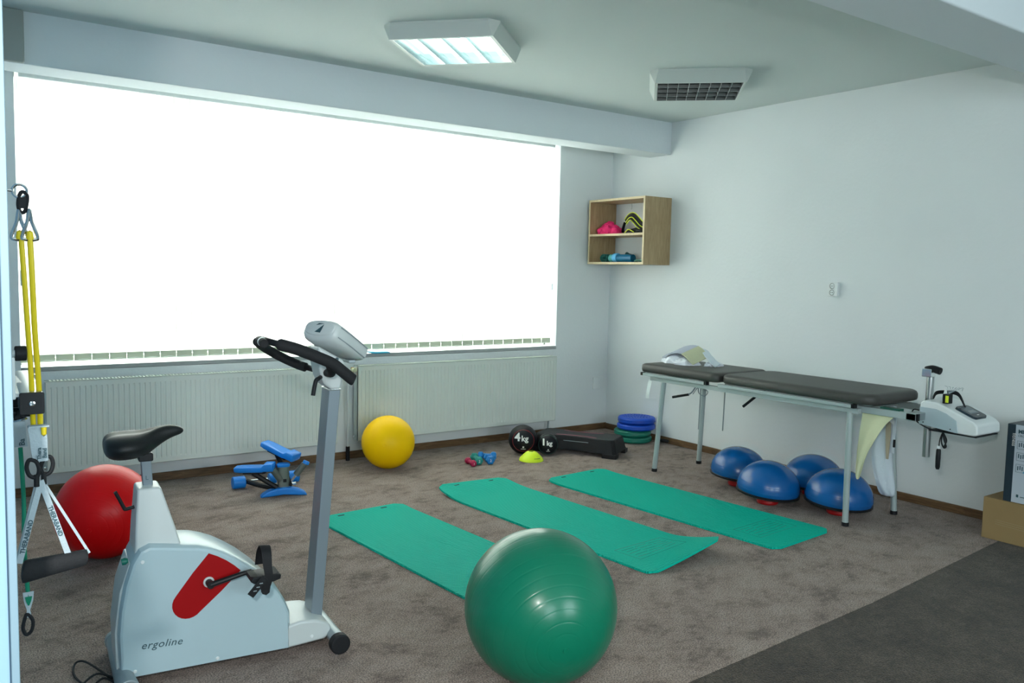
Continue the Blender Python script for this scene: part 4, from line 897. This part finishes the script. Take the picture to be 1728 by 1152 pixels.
# ------------------------------------------------------------------ traction unit
def traction():
    t = thing('traction_unit', 'white motorised traction unit with keypad at the right bench end', 'traction machine', (-.65, -3.64, .66))
    def q(x, y, z): return (x+.65, y+3.64, z-.66)
    side = [(-3.60, .69), (-3.60, .812), (-3.62, .828), (-3.70, .824), (-3.75, .806), (-3.91, .742), (-3.935, .722), (-3.938, .668), (-3.915, .660), (-3.80, .662), (-3.64, .680)]
    b = NB(); prism(b, [(y+3.64, z-.66) for y, z in side], -.12, .15, 'x'); obj('body_cover', b, WHITEP, t, bevel=.012, seg=3)
    b = NB(); prism(b, [(y+3.64, z-.66) for y, z in ((-3.603, .687), (-3.603, .788), (-3.70, .786), (-3.76, .768), (-3.818, .735), (-3.83, .665), (-3.80, .667))], -.125, -.115, 'x'); obj('side_panel', b, mat('traction_side_blue_grey', (.42, .52, .56), .4), t, bevel=.002)
    b = NB()
    for y, z in ((-3.63, .700), (-3.79, .683)): cyl(b, q(-.776, y, z), q(-.779, y, z), .0035, n=10)
    obj('panel_screws', b, BLACKP, t)
    b = NB(); box(b, q(-.65, -3.80, .659), (.25, .27, .006)); obj('base_plate', b, BLACKP, t)
    d = V((0, -.16, -.064)).normalized(); n_ = V((0, -.44, .9)).normalized()
    c0 = V(q(-.645, -3.835, .775))
    b = NB(); o = rrect(.150, .135, .022, 5); loft(b, [[(x*(.94 if z > 0 else 1), y*(.94 if z > 0 else 1), z) for x, y in o] for z in (-.012, .010)]); xf(b, basis((-1, 0, 0), d, c0)); kp = obj('keypad', b, SCREEN, t, ang=50)
    nn = basis((-1, 0, 0), d, c0).to_3x3() @ V((0, 0, 1))
    sgn = 1 if nn.z > 0 else -1
    b = NB(); box(b, (.0, -.014, .0105), (.095, .07, .001)); xf(b, basis((-1, 0, 0), d, c0)); obj('screen', b, SCREENL, kp)
    b = NB(); box(b, (.0, -.004, .0112), (.062, .002, .0006)); box(b, (.0, .006, .0112), (.066, .002, .0006)); box(b, (0, .040, .0105), (.020, .006, .001)); xf(b, basis((-1, 0, 0), d, c0)); obj('screen_marks', b, TEXTW, kp)
    # chrome column through the back of the unit
    b = NB(); cyl(b, q(-.60, -3.565, .462), q(-.60, -3.565, .965), .021, n=28); pc = obj('chrome_column', b, METAL, t)
    b = NB(); box(b, q(-.61, -3.557, .975), (.055, .06, .05)); obj('column_head', b, CHROME, pc, bevel=.005)
    b = NB(); tube(b, [q(-.61, -3.54, .99), q(-.61, -3.58, 1.0), q(-.61, -3.630, .99)], .022, 14); obj('column_grip', b, BLACKP, pc, bevel=.004)
    b = NB(); box(b, q(-.60, -3.60, .775), (.08, .06, .08)); obj('column_bracket', b, BENCHM, t, bevel=.004)
    b = NB()
    for k_ in range(3): tube(b, [q(-.62, -3.60-.0*k_, .825+.006*k_), q(-.66, -3.64, .860+.007*k_), q(-.66, -3.70, .872+.006*k_), q(-.65, -3.76, .865+.007*k_), q(-.64, -3.80, .800)], .0045, 8)
    obj('cable_coil', b, BLACKP, t)
    b = NB(); box(b, q(-.72, -3.735, .848), (.05, .035, .055)); mt = obj('warning_block', b, BLACKP, t, bevel=.003)
    b = NB(); box(b, q(-.746, -3.745, .848), (.002, .018, .04)); obj('yellow_label', b, NEON2, mt)
    b = NB(); prism(b, [(.05, .86-.66), (.085, .86-.66), (.07, .935-.66), (.062, .935-.66)], -.06, -.05, 'x'); xf(b, Matrix.Translation((0, -.14, -.035))); obj('white_clip', b, WHITEP, t)
    b = NB(); 
    for a in range(6): tube(b, [q(-.70, -3.730, .875), q(-.70+.01*a, -3.720-.012*a, .912), q(-.69, -3.700-.02*a, .918-.004*a)], .0013, 5)
    obj('loose_cords', b, GREYT, t)
    b = NB(); tube(b, [q(-.77, -3.60, .765), q(-.78, -3.57, .765), q(-.78, -3.565, .73), q(-.77, -3.60, .69), q(-.74, -3.66, .658), q(-.70, -3.71, .652), q(-.68, -3.74, .66)], .004, 8); obj('signal_cable', b, BLACKP, t)
    return t
traction()
t = thing('hand_switch', 'black patient hand switch dangling on its cord below the traction unit', 'hand switch', (-.72, -3.71, .655))
b = NB(); lathe(b, [(.008, -.105), (.013, -.115), (.014, -.16), (.013, -.215), (.009, -.228), (0, -.230)], 20, Matrix.Translation((0, .008, 0))); obj('switch_grip', b, BLACKP, t)
b = NB(); cyl(b, (0, .008, -.106), (0, .008, -.090), .0085); obj('push_button', b, WHITEP, t)
b = NB()
for k_ in range(4): tube(b, [(0, -.01, -.002), (.004*k_, -.02-.003*k_, -.05), (0, -.035+.004*k_, -.085), (0, -.02, -.095), (0, -.005, -.06), (0, -.01, -.004)], .004, 6)
tube(b, [(0, -.01, -.004), (0, .004, -.05), (0, .008, -.10)], .003, 6)
obj('cord_bundle', b, BLACKP, t)

# ------------------------------------------------------------------ boxes on the right
t = thing('cardboard_box', 'plain brown cardboard box on the floor at the right wall', 'box', (-.21, -4.155, 0), math.radians(0))
b = NB(); box(b, (0, 0, .124), (.36, .67, .248)); obj('box_body', b, CARD, t, bevel=.003)
b = NB(); box(b, (-.1807, 0, .215), (.0012, .06, .066)); box(b, (0, 0, .2487), (.36, .06, .0012)); obj('packing_tape', b, TAPE, t)
for k_ in range(3):
    b = NB(); ribbon(b, [(-.1808, .26, .10+.012*k_), (-.1808, .1, .095+.012*k_), (-.1808, .0, .10+.008*k_)], (0, 0, .0015), .0008); obj('crease', b, TAPE, t)
t = thing('product_box', 'printed white and navy stepper carton standing on the cardboard box', 'box', (-.235, -4.17, .25))
b = NB(); box(b, (0, 0, .228), (.31, .48, .456)); obj('carton_body', b, BOXW, t, bevel=.003)
b = NB(); box(b, (-.1556, .2185, .228), (.0014, .043, .4555)); box(b, (0, .2406, .228), (.31, .0014, .4555)); sb_ = obj('navy_side_band', b, BOXD, t)
b = NB(); box(b, (-.0, -.0, .4566), (.308, .478, .0012)); obj('navy_top', b, BOXD, t)
MF = lambda y, z, r=0: Matrix.Translation((-.1566, y, z)) @ Matrix.Rotation(-PI/2, 4, 'Z') @ Matrix.Rotation(PI/2, 4, 'X') @ Matrix.Rotation(r, 4, 'Z')
b = textmesh('fitness', .030, .0004); xf(b, MF(.212, .405, -PI/2)); obj('side_lettering', b, TEXTW, sb_)
b = textmesh('MINI-CROSS', .030, .0004, bold=.0012); xf(b, MF(.182, .408)); obj('carton_title', b, TEXTD, t)
b = textmesh('CROSSTRAINER', .017, .0004); xf(b, MF(.182, .388)); obj('carton_subtitle', b, TEXTD, t)
for k_ in range(3):
    b = NB(); c_ = (.160-.0*k_, .340-.068*k_)
    for s_ in (-1, 1):
        box(b, (-.1562, c_[0]+s_*.023, c_[1]), (.001, .0015, .046)); box(b, (-.1562, c_[0], c_[1]+s_*.023), (.001, .046, .0015))
    for j in range(3): box(b, (-.1562, c_[0]-.012+.012*j, c_[1]+.004*((j+k_) % 2)), (.001, .005, .024))
    obj('pictogram', b, TEXTD, t)
b = NB(); tube(b, [(-.157, .13, .27), (-.157, .10, .19), (-.157, .085, .15)], .004, 6); tube(b, [(-.157, .115, .235), (-.157, .06, .34)], .003, 6); obj('stepper_picture', b, BOXD, t)
b = NB(); prism(b, [(.145, .185), (.12, .195), (.03, .135), (.05, .115)], -.1572, -.156, 'x'); prism(b, [(.09, .29), (.05, .30), (.05, .255), (.08, .26)], -.1572, -.156, 'x'); obj('stepper_picture', b, BOXT, t)
b = NB(); box(b, (-.1562, .165, .042), (.001, .012, .016)); box(b, (-.1562, .125, .038), (.001, .05, .004)); obj('maker_mark', b, TEXTD, t)

# ------------------------------------------------------------------ pulley corner at the left wall
# eye bolt, carabiner and yellow tubing
def eyebolt(label, y, z, L=.022, r=.011, grp=None, flat=False):
    t = thing('eye_bolt', label, 'eye bolt', (XL, y, z), group=grp)
    b = NB(); cyl(b, (-.002, 0, 0), (L-r, 0, 0), .0022, n=12)
    for k_ in range(7): cyl(b, (.003*k_, 0, 0), (.003*k_+.0015, 0, 0), .0031, n=12)
    obj('threaded_shank', b, CHROME, t)
    b = NB(); R_ = [(L+r*math.cos(a*PI/8), (r*math.sin(a*PI/8) if flat else 0), (0 if flat else r*math.sin(a*PI/8))) for a in range(16)]; tube(b, R_, .0022, 8, closed=True, k=2); obj('ring', b, CHROME, t)
    return t
eyebolt('steel eye bolt high on the left wall holding the yellow tubing', -4.6, 1.634, .038, .0105)
eyebolt('steel eye bolt just below window sill level behind the metal arm', -4.25, 1.256, .070, .012, flat=True)
eyebolt('further steel eye bolt at the height of the sill, behind the yellow tube', -3.9, 1.250, .110, .013, flat=True)
t = thing('carabiner', 'black snap hook hanging from the upper eye bolt', 'carabiner', (-5.432, -4.6, 1.633))
b = NB(); tube(b, [(0, 0, 0), (.006, 0, -.006), (.005, 0, -.020), (.002, 0, -.032), (-.004, 0, -.033), (-.007, 0, -.022), (-.005, 0, -.006)], .0030, 8, closed=True); box(b, (0, 0, -.018), (.010, .005, .018)); obj('hook_body', b, RUBBER, t)
for dx, dy, lab in ((-.006, 0, 'left steel handle ring below the black snap hook'), (.008, -.006, 'right steel handle ring below the black snap hook')):
    t = thing('triangle_ring', lab, 'ring', (-5.432+dx, -4.6+dy, 1.600))
    b = NB(); s_ = .0105
    tube(b, [(0, 0, .004), (-.002, 0, -.006), (-.004, 0, -.018), (-s_*1.1, 0, -.040), (-s_*.6, 0, -.0445), (s_*.6, 0, -.0445), (s_*1.1, 0, -.040), (.004, 0, -.018), (.002, 0, -.006)], .0030, 8, closed=True, k=4); obj('wire_ring', b, CHROME, t)
    b = NB(); lathe(b, [(.006, 0), (.0045, .012), (0, .015)], 16, Matrix.Translation((0, 0, -.044))); obj('yellow_plug', b, TUBEY, t)
t = thing('yellow_tubing', 'two yellow latex tubes running from the wall hook down past the metal arm', 'exercise tubing', (-5.43, -4.6, 1.55))
b = NB(); tube(b, [(-.006, 0, .008), (-.003, .0, -.06), (.001, .01, -.14), (.005, .02, -.21), (.007, .03, -.27), (.005, .0, -.32), (.005, -.008, -.335)], .0042, 10); obj('tube_strand', b, TUBEY, t)
b = NB(); tube(b, [(.006, -.006, .008), (.008, -.004, -.06), (.011, .008, -.14), (.015, .018, -.21), (.018, .028, -.27), (.015, .0, -.32), (.014, -.008, -.335)], .0045, 10); obj('tube_strand', b, TUBEY, t)
# arm
t = thing('steel_bracket', 'square steel arm with black end cap and bolt on the left wall', 'bracket', (-5.4065, -4.2, 1.2775))
d = V((-.0200, -.40, .0065)); u_ = d.normalized()
Ma = basis((1, -.05, 0), (0, 0, 1), (0, 0, 0))
b = NB(); loft(b, [[(x+f*d.x, f*d.y, z+f*d.z) for x, z in rrect(.0345, .0345, .002, 2)] for f in (0, 1)]); obj('square_tube', b, METAL, t)
b = NB(); loft(b, [[(x+f*d.x, f*d.y, z+f*d.z) for x, z in rrect(.0365, .0365, .003, 3)] for f in (1.0, 1.02)]); cp = obj('end_cap', b, BLACKP, t, bevel=.0008)
b = NB(); lathe(b, [(.0052, 0), (.0045, .0025), (.0025, .003), (.0022, .0015), (0, .0015)], 16, Matrix.Translation((d.x*1.02, d.y*1.02, d.z)) @ Matrix.Rotation(PI/2, 4, 'X')); obj('bolt', b, CHROME, cp)
b = NB(); box(b, (-.035, -.26, -.004), (.036, .05, .026)); box(b, (-.030, -.32, -.020), (.03, .04, .012)); obj('wall_bracket', b, BLACKP, t, bevel=.003)
b = NB(); box(b, (-.0335, -.2, .018), (.030, .36, .006)); obj('wall_plate', b, METAL, t)
# bumper
t = thing('rubber_bumper', 'black round rubber knob with white collar on the left wall above the arm', 'bumper', (XL+.016, -4.6, 1.368))
b = NB(); cyl(b, (.009, 0, 0), (.026, 0, 0), .0125, n=28); obj('rubber_knob', b, RUBBER, t, bevel=.002, seg=3)
b = NB(); cyl(b, (-.014, 0, 0), (.002, 0, 0), .010, n=24); cyl(b, (.005, 0, 0), (.010, 0, 0), .006, n=16); obj('white_collar', b, WHITEP, t, bevel=.001)
b = NB(); box(b, (.004, .0, -.04), (.008, .03, .07)); obj('white_backplate', b, WHITEP, t, bevel=.002)
# yellow strap loop, carabiners and foam handle
def webtext(body, size, M, parent, name='strap_lettering'):
    b = textmesh(body, size, .0002, bold=.0003); xf(b, M); return obj(name, b, TEXTD, parent)
t = thing('webbing_loop', 'printed white webbing loop joining the yellow tubes to black hooks', 'strap', (-5.418, -4.615, 1.205))
b = NB(); ribbon(b, [(-.004, 0, .040), (-.002, -.004, .02), (-.001, -.003, -.002), (.001, 0, -.018)], [(.026, 0, 0), (.026, 0, -.002), (.024, 0, 0), (.020, 0, 0)], .0016); ribbon(b, [(.0, .010, .040), (.0, .012, .01), (.001, .004, -.018)], (.024, .004, 0), .0016); box(b, (-.001, .004, .041), (.030, .016, .003)); obj('webbing', b, STRAPW, t)
b = NB(); lathe(b, [(.0045, .0), (.004, .012), (0, .016)], 12, Matrix.Translation((.006, -.004, .040)) @ Matrix.Rotation(PI, 4, 'X')); obj('yellow_plug', b, TUBEY, t)
Mz = lambda x, y, z, r=0: Matrix.Translation((x, y, z)) @ Matrix.Rotation(PI/2, 4, 'X') @ Matrix.Rotation(r, 4, 'Z')
webtext('Thera', .0085, Mz(.001, -.0064, -.014, PI/2), t); webtext('Band', .0085, Mz(.009, -.0064, -.012, PI/2), t)
for dx, lab in ((-.006, 'black snap hook under the white webbing loop, wall side'), (.006, 'black snap hook under the white webbing loop, room side')):
    t = thing('carabiner', lab, 'carabiner', (-5.418+dx, -4.61+dx, 1.187))
    b = NB(); sg = 1 if dx > 0 else -1
    tube(b, [(0, 0, 0), (sg*.010, 0, .004), (sg*.014, 0, -.008), (sg*.010, 0, -.022), (0, 0, -.026), (-sg*.004, 0, -.014)], .0034, 10, closed=True); cyl(b, (0, 0, -.022), (0, 0, -.042), .0042, n=12); obj('hook_body', b, RUBBER, t)
t = thing('pull_stirrup', 'black foam stirrup handle hanging on printed white straps, left foreground', 'handle', (-5.418, -4.61, 1.12))
Lp, Rp = V((-.028, .0, -.119)), V((.068, .01, -.114))
apex = V((-.001, 0, .034))
for P0, P1, w in ((apex+V((.002, -.003, 0)), Lp+V((-.006, -.002, .016)), .0095), (apex+V((.001, -.003, 0)), Rp+V((-.028, -.004, .012)), .0095), (apex+V((.004, .006, .0)), Rp+V((.006, .002, .006)), .0045), (apex+V((-.004, .006, .0)), Lp+V((-.010, .012, .012)), .0030)):
    dd = (P1-P0).normalized(); wv = V((dd.z, 0, -dd.x))*w
    b = NB(); ribbon(b, [P0, (P0+P1)/2, P1], tuple(wv), .0014, k=2); st = obj('strap', b, STRAPW, t)
    if w > .009:
        for k_, (txt, f0) in enumerate((('THERABAND', .34),)) if P1.x > 0 else enumerate((('THERABAND', .30),)):
            x = (P1-P0).normalized(); yv_ = V((-x.z, 0, x.x)) if P1.x > 0 else V((-x.z, 0, x.x))
            c_ = P0+(P1-P0)*f0
            if P1.x <= 0: x = -x; yv_ = V((-x.z, 0, x.x)); c_ = P0+(P1-P0)*.88
            M_ = Matrix(((x.x, yv_.x, 0, 0), (x.y, yv_.y, -1, 0), (x.z, yv_.z, 0, 0), (0, 0, 0, 1))); M_.translation = c_+V((0, -.0016, 0))-yv_*.0036
            webtext(txt, .0098, M_, st)
b = NB(); loft(b, [sell(Lp.lerp(Rp, f)+V((0, 0, -.006*(1-f)*0)), (.0, 1, 0), (.12, 0, 1), .012, h, 24, 2.2) for f, h in ((-.02, .012), (0, .0185), (.05, .0195), (.5, .0165), (.95, .0145), (1.0, .0135), (1.02, .009))]); obj('foam_grip', b, FOAMB, t, ang=60)
# green tubing with strap
t = thing('green_tubing', 'green latex tube with white end straps hanging beside the left wall', 'exercise tubing', (-5.4425, -4.572, 1.205))
b = NB(); tube(b, [(.0, 0, 0), (.002, 0, -.05), (.003, .0, -.10), (.002, .0, -.17), (.006, 0, -.26)], .0036, 10); obj('tube_strand', b, TUBEG, t)
b = NB(); ribbon(b, [(-.001, -.003, .045), (-.001, -.004, .02), (.0, -.003, .002)], [(.017, 0, 0), (.020, 0, 0), (.021, 0, 0)], .0016); ribbon(b, [(-.001, .003, .045), (-.001, .006, .02), (.0, .003, .002)], (.018, 0, 0), .0016); us = obj('upper_strap', b, STRAPW, t)
webtext('Ba', .012, Mz(.006, -.0055, .004, PI/2), us)
b = NB(); tube(b, [(-.009, -.004, .046), (.008, -.008, .050), (.009, .006, .048), (-.008, .008, .046)], .0018, 8, closed=True); obj('steel_loop', b, CHROME, t)
b = NB(); tube(b, [(.0, 0, .064), (-.001, 0, .055), (-.006, 0, .050), (.006, 0, .050), (.001, 0, .056)], .0035, 8); obj('black_hook', b, RUBBER, t)
b = NB(); ribbon(b, [(.006, -.003, -.252), (.006, -.002, -.268), (.006, 0, -.285), (.006, 0, -.298)], [(.017, 0, 0), (.014, 0, 0), (.005, 0, 0), (.009, 0, 0)], .0016, k=4); obj('lower_strap', b, STRAPW, t)
b = NB(); ribbon(b, [(.006, -.0045, -.260), (.006, -.004, -.268), (.006, -.003, -.276)], [(.011, 0, 0), (.008, 0, 0), (.002, 0, 0)], .001, k=2); obj('green_knot', b, TUBEG, t)
b = NB(); tube(b, [(.004, 0, -.292), (.012, 0, -.305), (.010, 0, -.322), (.002, 0, -.328), (-.003, 0, -.316), (.0, 0, -.300)], .0030, 8, closed=True); obj('lower_hook', b, RUBBER, t)
t = None
